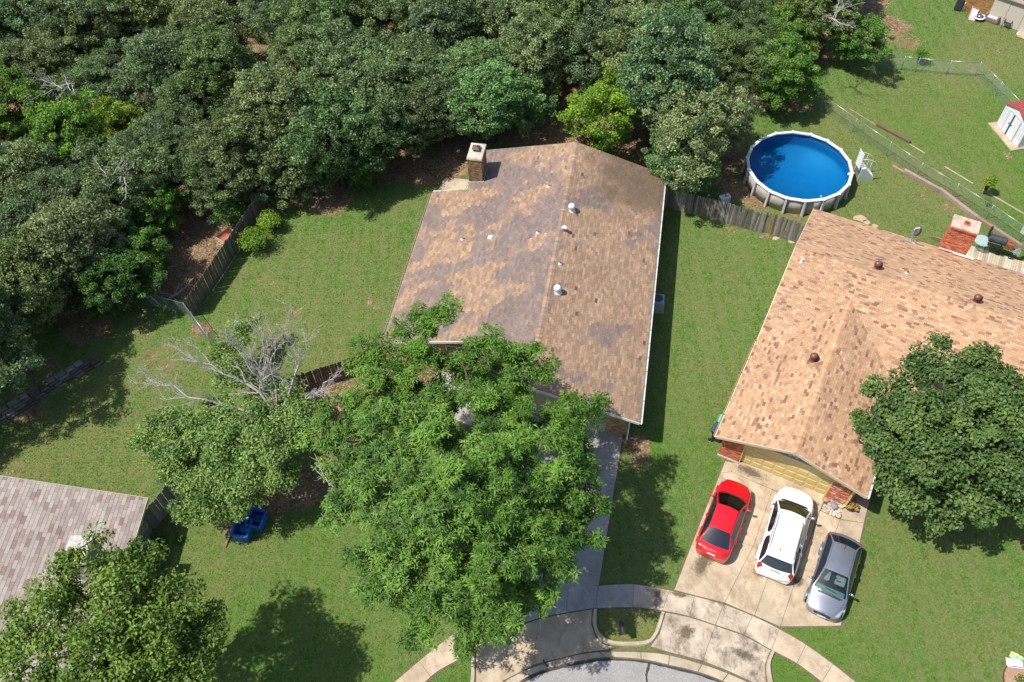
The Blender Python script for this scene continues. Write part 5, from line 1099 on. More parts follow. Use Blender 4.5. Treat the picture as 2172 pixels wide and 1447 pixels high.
# ================================================================ pool
PC = Vector((20.13, 44.65, 0)); PRD = 3.49; NS = 18; PH = 1.3
POOL = thing('swimming_pool', 'round above-ground pool of bright blue water in the back garden', 'pool', PC, R(4))
M_LINER = mat('pool_liner', (.004, .165, .32), .6, .08, 1.5)
M_PWALL = mat('pool_wall', (.36, .34, .32), .5, .14, 3, big=.12, bigscale=1.0)
M_PPOST = mat('pool_post', (.47, .45, .43), .45, .1, 3)
M_PRAIL = mat('pool_rail', (.6, .585, .57), .45, .08, 3)
def ringp(r_, k, z): t = 2*math.pi*k/NS; return Vector((r_*math.cos(t), r_*math.sin(t), z))
b = MB(); b.lathe([(.001, .04), (PRD-.06, .04), (PRD-.04, .3), (PRD-.03, PH-.03)], 72); b.build('liner', M_LINER, POOL, smooth=True)
M_WATER, nt, p = nodes('pool_water'); nt.nodes.remove(p); out = nt.nodes['Material Output']
g_ = N(nt, 'ShaderNodeBsdfGlossy'); g_.inputs['Roughness'].default_value = .015; t_ = N(nt, 'ShaderNodeBsdfTransparent'); t_.inputs['Color'].default_value = (.3, .78, .95, 1)
f_ = N(nt, 'ShaderNodeFresnel'); f_.inputs['IOR'].default_value = 1.33; x_ = N(nt, 'ShaderNodeMixShader')
bp = N(nt, 'ShaderNodeBump'); bp.inputs['Strength'].default_value = .12; bp.inputs['Distance'].default_value = .02; nt.links.new(nz(nt, 4, 3, .5, 'Geo'), bp.inputs['Height'])
for s_ in (g_, f_): nt.links.new(bp.outputs[0], s_.inputs['Normal'])
nt.links.new(f_.outputs[0], x_.inputs[0]); nt.links.new(t_.outputs[0], x_.inputs[1]); nt.links.new(g_.outputs[0], x_.inputs[2]); nt.links.new(x_.outputs[0], out.inputs['Surface'])
b = MB(); b.lathe([(PRD-.035, PH-.2), (.001, PH-.2)], 72); b.build('water', M_WATER, POOL)
M_TILE = mat('liner_border', (.1, .24, .34), .4, .5, 9)
b = MB(); b.lathe([(PRD-.045, PH-.17), (PRD-.045, PH-.06)], 72); b.build('liner_border', M_TILE, POOL, smooth=True)
for k in range(NS):
    b = MB(); a_, c_ = [], []
    for j in range(5):
        t = k+j/4; bul = .03*math.sin(math.pi*j/4); a_.append(ringp(PRD+bul*.5, t, .0)); c_.append(ringp(PRD+bul*.5, t, PH-.04))
    b.add(a_+c_, [(j, j+1, j+6, j+5) for j in range(4)]); wp = b.build('wall_panel', M_PWALL, POOL, smooth=True)
    wp.modifiers.new('solid', 'SOLIDIFY').thickness = .012
    b = MB(); q0, q1 = [ringp(r_, k+.03, z_) for r_, z_ in ((PRD-.1, PH-.03), (PRD-.09, PH+.02), (PRD+.09, PH+.02), (PRD+.12, PH-.01), (PRD+.12, PH-.07), (PRD-.1, PH-.07))], [ringp(r_, k+.97, z_) for r_, z_ in ((PRD-.1, PH-.03), (PRD-.09, PH+.02), (PRD+.09, PH+.02), (PRD+.12, PH-.01), (PRD+.12, PH-.07), (PRD-.1, PH-.07))]
    b.add(q0+q1, [(i, (i+1) % 6, 6+(i+1) % 6, 6+i) for i in range(6)]+[tuple(range(5, -1, -1)), tuple(range(6, 12))]); b.build('top_rail', M_PRAIL, POOL)
    b = MB(); M_ = Matrix.Rotation(2*math.pi*k/NS, 4, 'Z'); b.box((PRD+.02, 0, PH+.01), (.29, .12, .06), M=M_); b.build('rail_cap', M_PRAIL, POOL, bevel=.015)
    b = MB(); M_ = M_ @ Matrix.Translation((PRD+.09, 0, PH/2-.03)); b.add([M_ @ Vector(v_) for v_ in ((-.06, -.09, -PH/2+.03), (.15, -.07, -PH/2+.03), (.15, .07, -PH/2+.03), (-.06, .09, -PH/2+.03), (-.06, -.09, PH/2-.05), (.04, -.07, PH/2-.05), (.04, .07, PH/2-.05), (-.06, .09, PH/2-.05))], [(3, 2, 1, 0), (4, 5, 6, 7), (0, 1, 5, 4), (1, 2, 6, 5), (2, 3, 7, 6), (3, 0, 4, 7)]); b.build('upright', MATS['pool_post'], POOL, bevel=.012)
b = MB(); b.tube([ringp(PRD-.16, 17.0, PH-.2+.02), ringp(PRD-.16, 17.0, PH-.1)], .09, 12); b.build('skimmer', M_WHITE, POOL)
st0 = at(1817, 386); ST = thing('pool_steps', 'white plastic pool steps with arched handrails beside the pool', 'steps', st0, R(6))
b = MB()
for k in range(4):
    h = 1.15-.27*k; x0 = .05+.25*k; b.box((x0+.14, .4, h), (.28, .78, .05))
for sy in (0, .78):
    b.extr([(0, sy, 0), (1.15, sy, 0), (1.15, sy, .22), (.3, sy, 1.13), (.02, sy, 1.15)], (0, .04, 0))
b.build('stair', M_WHITE, ST)
for sy in (.05, .78):
    b = MB(); pts = [(1.05, sy, .3), (1.15, sy, 1.1), (.95, sy, 1.55), (.55, sy, 1.8), (.2, sy, 1.95), (-.1, sy, 1.95)]; b.tube(pts, .02, 6); b.tube([(.6, sy, .8), (.62, sy, 1.75)], .015, 5); b.tube([(.3, sy, 1.1), (.3, sy, 1.88)], .015, 5); b.build('handrail', M_WHITE, ST, smooth=True)
b = MB(); [b.tube([(-.1+.0*k, sy, 1.0), (-.14, sy, 2.35)], .03, 6) for k, sy in enumerate((.12, .72))]; b.build('ladder_rail', M_WHITE, ST)
for k in range(6): b = MB(); b.box((-.12, .42, 1.15+.22*k), (.06, .62, .06)); b.build('ladder_slat', M_WHITE, ST)
fe = at(1718, 452); FE = thing('pool_filter_pipe', 'white chlorinator pipe on legs by the pool and the roof corner', 'pool filter', fe)
b = MB(); b.lathe([(.03, .75), (.13, .8), (.15, .95), (.12, 1.05), (.05, 1.1), (.001, 1.1)], 12); b.build('canister', M_WHITE, FE, smooth=True)
for t in (0, 2.1, 4.2): b = MB(); b.tube([(0, 0, .85), (.2*math.cos(t), .2*math.sin(t), 0)], .022, 6); b.build('leg', M_WHITE, FE)
b = MB(); b.tube([(.55, .45, 1.15), (.65, .3, .6), (.75, .25, .02)], .035, 6); b.build('hose', M_WHITE, FE, smooth=True)
pm_ = at(1534, 432); PU = thing('pool_pump', 'grey and white pump box behind the wooden fence', 'pump', pm_, .3); b = MB(); b.box((0, 0, .35), (.75, .4, .7)); b.build('housing', M_WHITE, PU, bevel=.04, segs=2); b = MB(); b.lathe([(.14, .7), (.14, .85), (.05, .9), (.001, .9)], 12, (.15, 0, 0)); b.build('lid', M_GALV, PU)
# ================================================================ fences
PK = {}
def picket_mesh(w_, h, t, dog):
    key = (round(w_, 3), round(h, 2), dog)
    if key not in PK:
        b = MB(); d = .03 if dog else 0
        b.extr([(-w_/2, 0, .03), (w_/2, 0, .03), (w_/2, 0, h-d), (w_/2-d, 0, h), (-w_/2+d, 0, h), (-w_/2, 0, h-d)], (0, t, 0)); PK[key] = b.mesh('picket', M_WOODO)
    return PK[key]
def wood_fence(label, pts, h, w_, cols, back=1, lean=.02, odd=None):
    p0 = Vector(pts[0]); F = thing('wooden_fence', label, 'fence', (p0.x, p0.y, 0)); n = 0
    for i in range(len(pts)-1):
        a, c = Vector(pts[i]), Vector(pts[i+1]); d = (c-a); L = d.length; d.normalize(); ang = math.atan2(d.y, d.x); k = max(1, round(L/w_))
        for j in range(k):
            q = a+d*(L*(j+.5)/k); hh = round(random.choice([h, h, h-.02, h+.02]), 2)
            o = link('picket', picket_mesh(L/k-.008, hh, .018, True), F, jit(random.choice(cols), .2)); o.location = (q.x-p0.x, q.y-p0.y, random.uniform(-.02, .01)); o.rotation_euler = (random.gauss(0, lean*.6), random.gauss(0, lean*.5), ang)
            if odd and n in odd: o.color = (*odd[n], 1)
            n += 1
        off = Vector((-d.y, d.x))*.05*back
        for z_ in (.35, h-.35): b = MB(); b.bar((a.x-p0.x+off.x, a.y-p0.y+off.y, z_), (c.x-p0.x+off.x, c.y-p0.y+off.y, z_), .04, .09); b.build('rail', M_WOODO, F, color=cols[0])
        np_ = max(1, int(L/2.4))
        for j in range(np_+1): q = a+d*(L*j/np_); b = MB(); b.box((q.x-p0.x+off.x*2.2, q.y-p0.y+off.y*2.2, h*.5-.05), (.09, .09, h-.1)); b.build('post', M_WOODO, F, color=cols[0])
    return F
DKW = [(.1, .085, .075), (.12, .1, .088), (.085, .073, .066), (.14, .12, .105)]
wood_fence('weathered grey picket fence between the brown roof and the tan roof', [at(1402, 437).xy, at(1442, 449).xy, at(1529, 471).xy, at(1597, 490).xy, at(1634, 497).xy, at(1674, 511).xy, at(1703, 520).xy], 1.8, .135, [(.17, .15, .13), (.22, .2, .18), (.13, .115, .1), (.27, .245, .22)], back=1, lean=.03, odd={53: (.3, .21, .08), 54: (.3, .21, .08)})
wood_fence('dark brown picket fence between the left wood and the lawn with two shrubs', [at(415.3, 671).xy, at(566, 444.7).xy], 1.8, .14, DKW, back=1)
wood_fence('dark picket fence running left from the front of the brown-roofed house', [at(600, 806, 1.75).xy, at(640, 792, 1.75).xy, at(739, 761, 1.75).xy, at(812, 739, 1.75).xy], 1.75, .14, [(.11, .075, .055), (.15, .105, .075), (.08, .06, .045)], back=1)
wood_fence('short grey board fence at the corner of the grey-roofed house', [at(303, 1090, 1.8).xy, at(352, 1030, 1.8).xy, at(380, 1003, 1.8).xy], 1.8, .2, [(.17, .16, .145), (.21, .2, .18), (.13, .12, .11)], back=1)
M_WIRE = mat('fence_wire', (.2, .27, .23), .5, .15, 8)
def chain_fence(label, top_px, h, extra=2, sp=.085, r=.0026, rail=True):
    pts = [at(u, v, h).xy for u, v in top_px]; p0 = pts[0]; F = thing('wire_fence', label, 'fence', (p0.x, p0.y, 0)); wm = MB()
    for i in range(len(pts)-1):
        a, c = pts[i]-p0, pts[i+1]-p0; d = c-a; L = d.length; d.normalize()
        if rail: b = MB(); b.tube([(*a, h), (*c, h)], .02, 6); b.build('top_rail', M_GALV, F, smooth=True)
        k = int(L/sp)
        for j in range(-int(h/sp), k+1):
            for sg in (1, -1):
                s0 = j*sp if sg > 0 else j*sp+h; s1 = s0+sg*h; z0, z1 = .03, h
                # cut the diagonal to the bay
                def cutp(s_, z_, s2, z2):
                    t0, t1 = 0, 1; ds = s2-s_
                    for lim, up_ in ((0, False), (L, True)):
                        if abs(ds) < 1e-9: continue
                        t = (lim-s_)/ds
                        if (ds > 0) ^ up_: t0 = max(t0, t)
                        else: t1 = min(t1, t)
                    return (t0, t1)
                t0, t1 = cutp(s0, z0, s1, z1)
                if t1-t0 < .02: continue
                A, B_ = [Vector((*(a+d*(s0+(s1-s0)*t)), z0+(z1-z0)*t)) for t in (t0, t1)]
                wm.tube([A, B_], r, 3, cap=False)
    wm.build('wire_mesh', M_WIRE, F, kind='stuff')
    for q in pts: q = q-p0; b = MB(); b.tube([(*q, -.05), (*q, h+.06)], .026, 7); b.build('post', M_GALV, F, smooth=True)
    return F
chain_fence('long wire mesh fence between the pool garden and the shed lawn', [(1738, 196), (1818, 252.6), (1891, 302), (1958, 346.5), (2034, 391), (2107.6, 436), (2180, 485)], 1.2)
chain_fence('angled wire mesh fence above the shed lawn near the upper right corner', [(1850, 118), (1921, 120.5), (1952, 124), (2019, 130), (2082, 132.5), (2126, 175), (2168, 219), (2200, 252)], 1.2)
chain_fence('sagging wire mesh fence at the left end of the dark picket fence', [(230, 616), (306, 621), (389, 643.6), (439, 712)], 1.25, sp=.1, r=.0035)
# ================================================================ shed
s0, s1 = at(2112.7, 264.8), at(2154.8, 314.6); dv = (s1-s0); wS = dv.length; SH = thing('garden_shed', 'small white metal shed with a red roof at the right edge', 'shed', s0, math.atan2(dv.y, dv.x))
M_SHW = mat('shed_white', (.66, .67, .7), .4, .08, 4); M_SHR = mat('shed_red', (.3, .06, .055), .45, .15, 4)
hw, hp, dp = 1.75, 2.25, 2.6
b = MB(); b.box((wS/2, dp/2-.15, .04), (wS+.45, dp+.75, .08)); b.build('base_slab', M_CONC, SH)
b = MB(); b.box((wS/2, dp/2, .08+hw/2), (wS, dp, hw)); b.extr([(0, 0, .08+hw), (wS, 0, .08+hw), (wS/2, 0, .08+hp)], (0, dp, 0)); b.build('wall', M_SHW, SH)
k_ = 0
for x0 in np.arange(.06, wS*.27, .2): b = MB(); b.box((x0, -.012, .95), (.1, .03, 1.65)); b.build('wall_rib', M_SHW, SH)
for x0 in np.arange(wS*.78, wS-.02, .2): b = MB(); b.box((x0, -.012, .95), (.1, .03, 1.65)); b.build('wall_rib', M_SHW, SH)
for y0 in np.arange(.1, dp, .22): b = MB(); b.box((wS+.012, y0, .95), (.03, .12, 1.7)); b.build('wall_rib', M_SHW, SH)
b = MB(); b.box((wS*.5, -.01, .93), (wS*.5, .04, 1.66)); b.build('doorway', mat('shed_inside', (.03, .035, .09), .8, .2, 4), SH)
for cx_, w_ in ((wS*.345, wS*.16), (wS*.615, wS*.26)):
    b = MB(); b.box((cx_, -.045, .93), (w_, .04, 1.62)); dr_ = b.build('sliding_door', M_SHW, SH); b = MB(); b.box((cx_+(w_/2-.06)*(1 if cx_ < wS/2 else -1), -.08, 1.0), (.05, .04, .12)); b.build('handle', M_DARK, dr_)
for x_ in (wS*.26, wS*.755): b = MB(); b.box((x_, -.03, .93), (.1, .06, 1.7)); b.build('door_track', mat('track_grey', (.3, .31, .33), .5, .1, 5), SH)
for sg in (-1, 1):
    e = Vector((wS/2+sg*(wS/2+.12), -.1, .08+hw-.02)); t_ = Vector((wS/2, -.1, .08+hp+.05)); b = MB(); b.extr([e, t_, t_+Vector((0, dp+.2, 0)), e+Vector((0, dp+.2, 0))], (0, 0, .04)); rf_ = b.build('roof', M_SHR, SH)
    for y0 in np.arange(.08, dp+.1, .28): b = MB(); b.bar(e+Vector((0, y0, .055)), t_+Vector((0, y0, .055)), .05, .035); b.build('roof_rib', M_SHR, rf_)
# ================================================================ deck, smoker, glass table
dk = W2.inverted() @ at(2055, 528.5, .3); dk2 = W2.inverted() @ at(2172, 547, .3); dy = (dk.y+dk2.y)/2
DK = thing('wooden_deck', 'pale plank deck behind the tan roof beside the chimney', 'deck', W2 @ Vector((0, 0, 0)), H2.rotation_euler.z)
xx = cx1+.1; db = MB(); db.box((0, 0, 0), (.128, dy-17.3, .035)); dbm = db.mesh('deck_board', M_WOODO)
while xx < 15.5:
    o = link('deck_board', dbm, DK, jit(random.choice([(.4, .34, .24), (.45, .39, .29), (.35, .29, .2), (.47, .42, .32)]), .08)); o.location = (xx, (dy+17.3)/2, .3+random.uniform(-.004, .004)); xx += .142
b = MB(); [b.box((11.4, y_, .14), (7.8, .08, .24)) for y_ in (17.6, (17.5+dy)/2, dy-.15)]; b.build('joist', mat('joist_wood', (.2, .16, .11), .9, .25, 6), DK)
sp_ = at(2103, 530, .32); BQ = thing('barbecue_smoker', 'black barrel barbecue smoker with a rusty firebox on the deck', 'barbecue', sp_, H2.rotation_euler.z)
RU = mat('rusty_iron', (.2, .075, .03), .85, .4, 7, bmp=.3)
b = MB(); b.lathe([(.001, -.5), (.26, -.5), (.26, .5), (.001, .5)], 20, M=Matrix.Translation((0, 0, .95)) @ Matrix.Rotation(R(90), 4, 'Y')); bb = b.build('barrel', mat('smoker_black', (.05, .053, .062), .4, .2, 5, metal=.2), BQ, bevel=.02)
b = MB(); b.box((0, -.25, .9), (.9, .06, .03)); b.box((0, -.42, .75), (.95, .3, .03)); b.build('shelf', M_BLACKM, BQ)
b = MB(); b.tube([(-.12, -.28, 1.0), (.12, -.28, 1.0)], .018, 6); b.build('lid_handle', M_CHROME, bb)
b = MB(); b.tube([(-.58, .05, .95), (-.62, .05, 1.3), (-.62, .05, 1.75)], .07, 10); b.build('chimney_pipe', M_BLACKM, BQ)
b = MB(); b.box((.78, 0, .8), (.48, .46, .46)); b.build('firebox', RU, BQ, bevel=.03); b = MB(); b.box((.78, 0, 1.05), (.3, .06, .05)); b.build('firebox_handle', RU, BQ)
for x_, y_ in ((-.45, -.22), (-.45, .22), (.45, -.22), (.45, .22)): b = MB(); b.tube([(x_*.8, y_*.6, .85), (x_, y_*1.2, 0)], .025, 6); b.build('leg', M_BLACKM, BQ)
for x_ in (.35, 1.15): b = MB(); b.lathe([(.14, -.03), (.17, -.02), (.17, .02), (.14, .03)], 16, M=Matrix.Translation((x_, -.32, .17)) @ Matrix.Rotation(R(90), 4, 'X')); b.build('wheel', M_BLACKM, BQ)
b = MB(); b.box((1.3, -.1, .55), (.45, .4, .05)); [b.bar((1.15+.08*k, -.4, .5), (1.35+.05*k, .1, .72), .03, .03) for k in range(5)]; b.box((1.5, .1, .85), (.05, .35, .6)); b.build('log_rack', mat('rack_grey', (.2, .2, .2), .6, .2, 6), BQ)
gt = at(2074, 527, .32); GT = thing('glass_table', 'round glass patio table half hidden behind the red chimney', 'table', gt)
M_TG, nt, p = nodes('table_glass'); p.inputs['Base Color'].default_value = (.45, .6, .58, 1); p.inputs['Alpha'].default_value = .45; p.inputs['Roughness'].default_value = .05
b = MB(); b.lathe([(.001, .72), (.5, .72), (.5, .735), (.001, .735)], 24); b.build('table_top', M_TG, GT)
b = MB(); b.lathe([(.5, .705), (.53, .715), (.53, .735), (.5, .74)], 24); b.build('rim', M_GALV, GT)
for t in (.6, 2.2, 3.8, 5.4): b = MB(); b.tube([(.4*math.cos(t), .4*math.sin(t), .7), (.25*math.cos(t), .25*math.sin(t), .35), (.42*math.cos(t), .42*math.sin(t), 0)], .018, 5); b.build('leg', M_GALV, GT)
dish0 = W2.inverted() @ onplane(1931, 511, *nn_(PB)); DS = thing('satellite_dish', 'grey satellite dish on a bent mast at the back edge of the tan roof', 'satellite dish', W2 @ dish0)
b = MB(); b.box((0, 0, .03), (.25, .3, .05)); b.tube([(0, 0, 0), (0, 0, .35), (-.05, .15, .65)], .03, 6); b.build('mast', M_GALV, DS)
b = MB(); b.lathe([(.001, .0), (.15, .015), (.3, .06), (.31, .07), (.15, .03), (.001, .02)], 20, M=Matrix.Translation((.15, .1, .75)) @ Matrix.Rotation(R(62), 4, 'X') @ Matrix.Rotation(R(15), 4, 'Y')); b.build('reflector', mat('dish_grey', (.16, .165, .17), .5, .1, 5), DS, smooth=True)
b = MB(); b.tube([(0, .1, .6), (-.05, .0, 1.1), (-.02, -.05, 1.15), (.08, -.05, 1.15)], .022, 6); b.box((.1, -.05, 1.15), (.12, .06, .06)); b.build('feed_arm', M_WMETAL, DS)
# ================================================================ timbers, stones, logs
M_TIMB = M_WOODO
def timber(label, px0, px1, w_=.16, h=.16, z=0, col=(.25, .19, .15), cat='timber'):
    a, c = at(*px0), at(*px1); d = c-a; o = thing('landscape_timber', label, cat, (a.x, a.y, 0), math.atan2(d.y, d.x)); L = d.length; b = MB(); b.box((L/2, 0, z+h/2), (L, w_, h)); b.build('beam', M_TIMB, o, color=col, bevel=.02); return o
timber('brown timber edging beam, upper end of the long row below the wire fence', (1893, 353), (1921, 369), .14, .12, col=(.26, .2, .15)); timber('brown timber edging beam with rough end, second of the long row', (1916, 365), (1993, 408), .22, .3, col=(.28, .2, .17)); timber('brown timber edging beam, third of the long row', (1990, 405), (2070, 466), .22, .32, col=(.3, .21, .18)); timber('brown timber edging beam ending the long row at the right edge', (2066, 463), (2200, 549), .2, .3, col=(.24, .16, .12))
timber('short dark timber beam on the shed lawn beside the wire fence', (1859, 266), (1930, 304), .2, .2, col=(.12, .085, .06)); timber('pale timber strip continuing the dark beam on the shed lawn', (1929, 307), (1962, 327), .1, .08, col=(.3, .25, .17)); timber('pale timber strip beside the sapling on the shed lawn', (2004, 355), (2064, 391), .1, .08, col=(.34, .3, .22)); timber('grey timber strip at the right end of the shed lawn edge', (2084, 404), (2190, 466), .12, .1, col=(.3, .25, .18)); timber('faint half buried strip at the upper end of the shed lawn edge', (1802, 231), (1857, 265), .07, .03, col=(.26, .23, .12))
def stone_mesh(nm, rx, ry, rz_, rng, material, sub=2):
    bm_ = bmesh.new(); bmesh.ops.create_icosphere(bm_, subdivisions=sub, radius=1)
    for v_ in bm_.verts: f = 1+.16*noise.noise(v_.co*1.7+Vector(rng.normal(size=3))*.02); v_.co = Vector((v_.co.x*rx, v_.co.y*ry, v_.co.z*rz_))*f
    me_ = bpy.data.meshes.new(nm); bm_.to_mesh(me_); bm_.free(); me_.materials.append(material); return me_
rng = np.random.default_rng(21)
def step_stone(u, v, r_, lab):
    p = at(u, v); b = MB(); n = 9; b.prism([(p.x+r_*(1+.18*rng.normal())*math.cos(6.28*k/n), p.y+r_*.8*(1+.18*rng.normal())*math.sin(6.28*k/n)) for k in range(n)], 0, .035)
    o = b.build('stepping_stone', M_OBJ, None, color=(.4, .3, .19), bevel=.01); tag(o, lab, 'stone')
step_stone(1823, 463, .42, 'large flat tan stepping stone behind the tan roof'); step_stone(1838, 472, .26, 'middle flat stepping stone behind the tan roof edge'); step_stone(1855, 480, .22, 'smallest flat stepping stone nearest the tan roof edge')
step_stone(1645, 506, .22, 'flat pale stone at the foot of the grey picket fence'); step_stone(1680, 512, .24, 'flat pale stone where the grey picket fence meets the tan roof')
# dry stone retaining wall, left
WL = thing('stone_retaining_wall', 'dark stacked stone retaining wall on the shaded left lawn', 'wall', (WALL_A.x, WALL_A.y, 0), math.atan2(WALL_B.y-WALL_A.y, WALL_B.x-WALL_A.x)); Lw = (WALL_B-WALL_A).length
SMS = []
for k in range(6):
    b = MB(); b.box((0, 0, 0), (.55, .36, .17), taper=.94); SMS.append(b.mesh('stone', M_OBJ))
for r_ in range(4):
    x = -.3*(r_ % 2)
    while x < Lw-.25*r_-.3:
        o = link('stone', SMS[int(rng.integers(6))], WL, jit(random.choice([(.11, .1, .09), (.15, .14, .13), (.08, .07, .065), (.19, .18, .17)]), .2)); s_ = rng.uniform(.8, 1.25)
        o.location = (x+.3*s_, .12+.09*r_+rng.normal()*.03, .09+.175*r_); o.scale = (s_, rng.uniform(.85, 1.15), rng.uniform(.9, 1.05)); o.rotation_euler = (rng.normal()*.03, rng.normal()*.03, rng.normal()*.07); x += .57*s_
        bv = o.modifiers.new('bevel', 'BEVEL'); bv.width = .025
def log(label, a, c, r0, r1, name='log'):
    a, c = Vector(a), Vector(c); o = thing(name, label, 'log', a); m_ = (c-a); b = MB(); b.tube([(0, 0, 0), m_*.3+Vector((.02, 0, .01)), m_*.65-Vector((.02, 0, 0)), m_], [r0, r0*.95, (r0+r1)/2, r1], 8); b.build('trunk_piece', mat('log_wood_'+str(len(MATS)), (.2, .145, .095), .9, .35, 8, bmp=.3), o, smooth=True); return o
log('pointed piece of bare log lying on the lawn beside the blue tubs', at(494, 1116, .1), at(478, 1162, .05), .13, .03)
log('thin pale stick lying under the trees near the upper right lawn', at(1927, 72, .05), at(1941, 82, .05), .05, .04)
# brush and dead branches
def brush(label, spots, n, ln, zlo, zhi, seed, name='dead_branches', r0=.03, kind=None, twigs=5, col=None):
    rng = np.random.default_rng(seed); c = at(*spots[0][:3]); o = thing(name, label, 'branches', (c.x, c.y, 0)); mb = MB()
    for k in range(n):
        q = spots[int(rng.integers(len(spots)))]; s_ = at(q[0]+rng.normal()*q[3] if len(q) > 3 else q[0], q[1]+rng.normal()*q[3]*.5 if len(q) > 3 else q[1], q[2])-Vector((c.x, c.y, 0)); d = Vector(rng.normal(size=3)); d.z = abs(d.z)*.4 if zhi > .8 else d.z*.15; d.normalize(); e = s_+d*ln*rng.uniform(.6, 1.2)
        e.z = max(zlo, min(zhi, e.z)); bare_limb(mb, [s_, s_.lerp(e, .5)+Vector(rng.normal(size=3))*.08, e], r0, rng, twigs, 1, .7)
    mb.build('twigs', M_DEADW if col is None else col, o, kind='stuff'); return o
brush('tangle of cut branches heaped at the left wire fence corner', [(340, 625, .3, 22), (370, 632, .35, 15), (310, 615, .3, 15)], 16, 1.5, .05, .7, 31)
brush('pile of cut branches and dry sticks behind the end of the dark picket fence', [(575, 400, .2, 14), (600, 402, .2, 14), (552, 420, .3, 10)], 14, 1.3, .05, .5, 32)
brush('bare dead branches showing among the crowns at the upper left', [(140, 195, 7.2, 8), (150, 180, 7.0, 8)], 7, 2.2, 5.5, 9.5, 33, twigs=8)
brush('bare twisted branches in a dark gap of the left wood', [(240, 385, 5.5, 10), (255, 378, 5.6, 8)], 5, 2.0, 4, 7.5, 34, twigs=6)
brush('bare branches among the leaves near the upper right garden', [(1765, 35, 6.5, 8), (1755, 25, 6.5, 8)], 6, 2.0, 5, 9, 35, twigs=8)
brush('drooping dead branches at the left side of the big pecan tree', [(725, 1045, 4.2, 8), (715, 1030, 4.5, 8)], 4, 2.0, 3.2, 5.5, 36, twigs=6)
brush('dry brush and dead leaves between the dark picket fence and the wood', [(440, 560, .15, 20), (420, 600, .15, 20), (455, 530, .15, 15)], 16, .9, .03, .4, 37, twigs=5, r0=.015, col=mat('dry_brush', (.3, .2, .12), .95, .3, 8))
# rusty tray by the fence
tp = at(484, 508); TR = thing('metal_trough', 'pale green metal trough with a rusty inside behind the picket fence', 'trough', tp, R(50))
b = MB(); n = 8
prof = [(.42*math.cos(t), .42*math.sin(t)+.5) for t in np.linspace(R(185), R(355), n)]
b.add([(-.55, y_, z_) for y_, z_ in prof]+[(.55, y_, z_) for y_, z_ in prof], [(i, i+1, n+i+1, n+i) for i in range(n-1)]); o = b.build('shell', mat('pale_green_metal', (.42, .45, .36), .6, .2, 5), TR); o.modifiers.new('s', 'SOLIDIFY').thickness = .02
b = MB(); b.add([(-.54, y_*.93, z_+.03) for y_, z_ in prof]+[(.54, y_*.93, z_+.03) for y_, z_ in prof], [(n+i, n+i+1, i+1, i) for i in range(n-1)]); b.build('rusty_lining', mat('rust_pink', (.4, .15, .1), .9, .3, 6), TR)
b = MB(); b.extr([(.56, y_, z_) for y_, z_ in prof], (.02, 0, 0)); b.extr([(-.58, y_, z_) for y_, z_ in prof], (.02, 0, 0)); b.build('end_plate', MATS['pale_green_metal'], TR)
# ================================================================ bins, mailbox, cooler, pots
def wheelie(label, px, rz, col, lidcol, s=1.0, marks=False):
    p = at(*px); o = thing('wheeled_bin', label, 'bin', p, rz); cm = mat('bin_'+str(len(MATS)), col, .45, .12, 4); lm = mat('bin_lid_'+str(len(MATS)), lidcol, .4, .12, 4)
    b = MB(); b.box((0, 0, .5*s), (.52*s, .6*s, .95*s), M=Matrix.Diagonal((1, 1, 1, 1)))
    for i, v_ in enumerate(b.v):
        if v_[2] < .3: b.v[i] = (v_[0]*.8, v_[1]*.78, v_[2])
    b.build('body', cm, o, bevel=.04, segs=2)
    b = MB(); b.box((0, -.02, 1.01*s), (.6*s, .72*s, .07*s), taper=.92); ld = b.build('lid', lm, o, bevel=.03, segs=2)
    if marks:
        for k in range(4): b = MB(); b.box((.12, -.12+.07*k, 1.05*s), (.12, .03, .012)); b.build('lettering', M_WHITE, ld)
    b = MB(); b.tube([(-.25, .38*s, .95*s), (.25, .38*s, .95*s)], .02, 6); b.build('handle', cm, o)
    for sx in (-1, 1): b = MB(); b.lathe([(.02, -.03), (.13, -.035), (.14, 0), (.13, .035), (.02, .03)], 14, M=Matrix.Translation((sx*.27*s, .27*s, .13)) @ Matrix.Rotation(R(90), 4, 'Y')); b.build('wheel', M_RUB, o)
    return o
wheelie('navy blue wheeled bin at the left corner of the brick garage', (1519, 931), math.atan2(-U2.x, U2.y)+R(90), (.018, .026, .045), (.035, .06, .12), 1.0, True)
wheelie('pale green wheeled bin behind the navy one by the tan roof', (1530, 910), math.atan2(-U2.x, U2.y)+R(90), (.1, .3, .22), (.16, .42, .3), .95)
def tub(label, px, rz, s):
    p = at(*px); o = thing('blue_tub', label, 'bin', p, rz); bm2 = mat('blue_plastic_'+str(len(MATS)), (.012, .11, .42), .35, .15, 5)
    b = MB(); w_, d_, h = .78*s, .95*s, .62*s; t = .05
    b.box((0, 0, .05), (w_, d_, .06)); [b.box((sx*(w_/2-t/2), 0, h/2+.05), (t, d_, h)) for sx in (-1, 1)]; [b.box((0, sy*(d_/2-t/2), (h+(.35 if sy > 0 else 0))/2+.05), (w_-2*t, t, h+(.35 if sy > 0 else 0))) for sy in (-1, 1)]; b.build('body', bm2, o, bevel=.02, segs=2)
    b = MB(); [b.box((sx*(w_/2+.02), 0, h+.06), (.12, d_+.08, .04)) for sx in (-1, 1)]; b.box((0, -d_/2-.02, h+.06), (w_, .12, .04)); b.build('rim', bm2, o, bevel=.015)
    b = MB(); b.box((0, .1, h*.55), (w_-.12, d_*.45, .06)); b.box((0, .1, h*.35), (w_*.2, d_*.5, h*.5)); b.build('divider', bm2, o, bevel=.02)
    return o
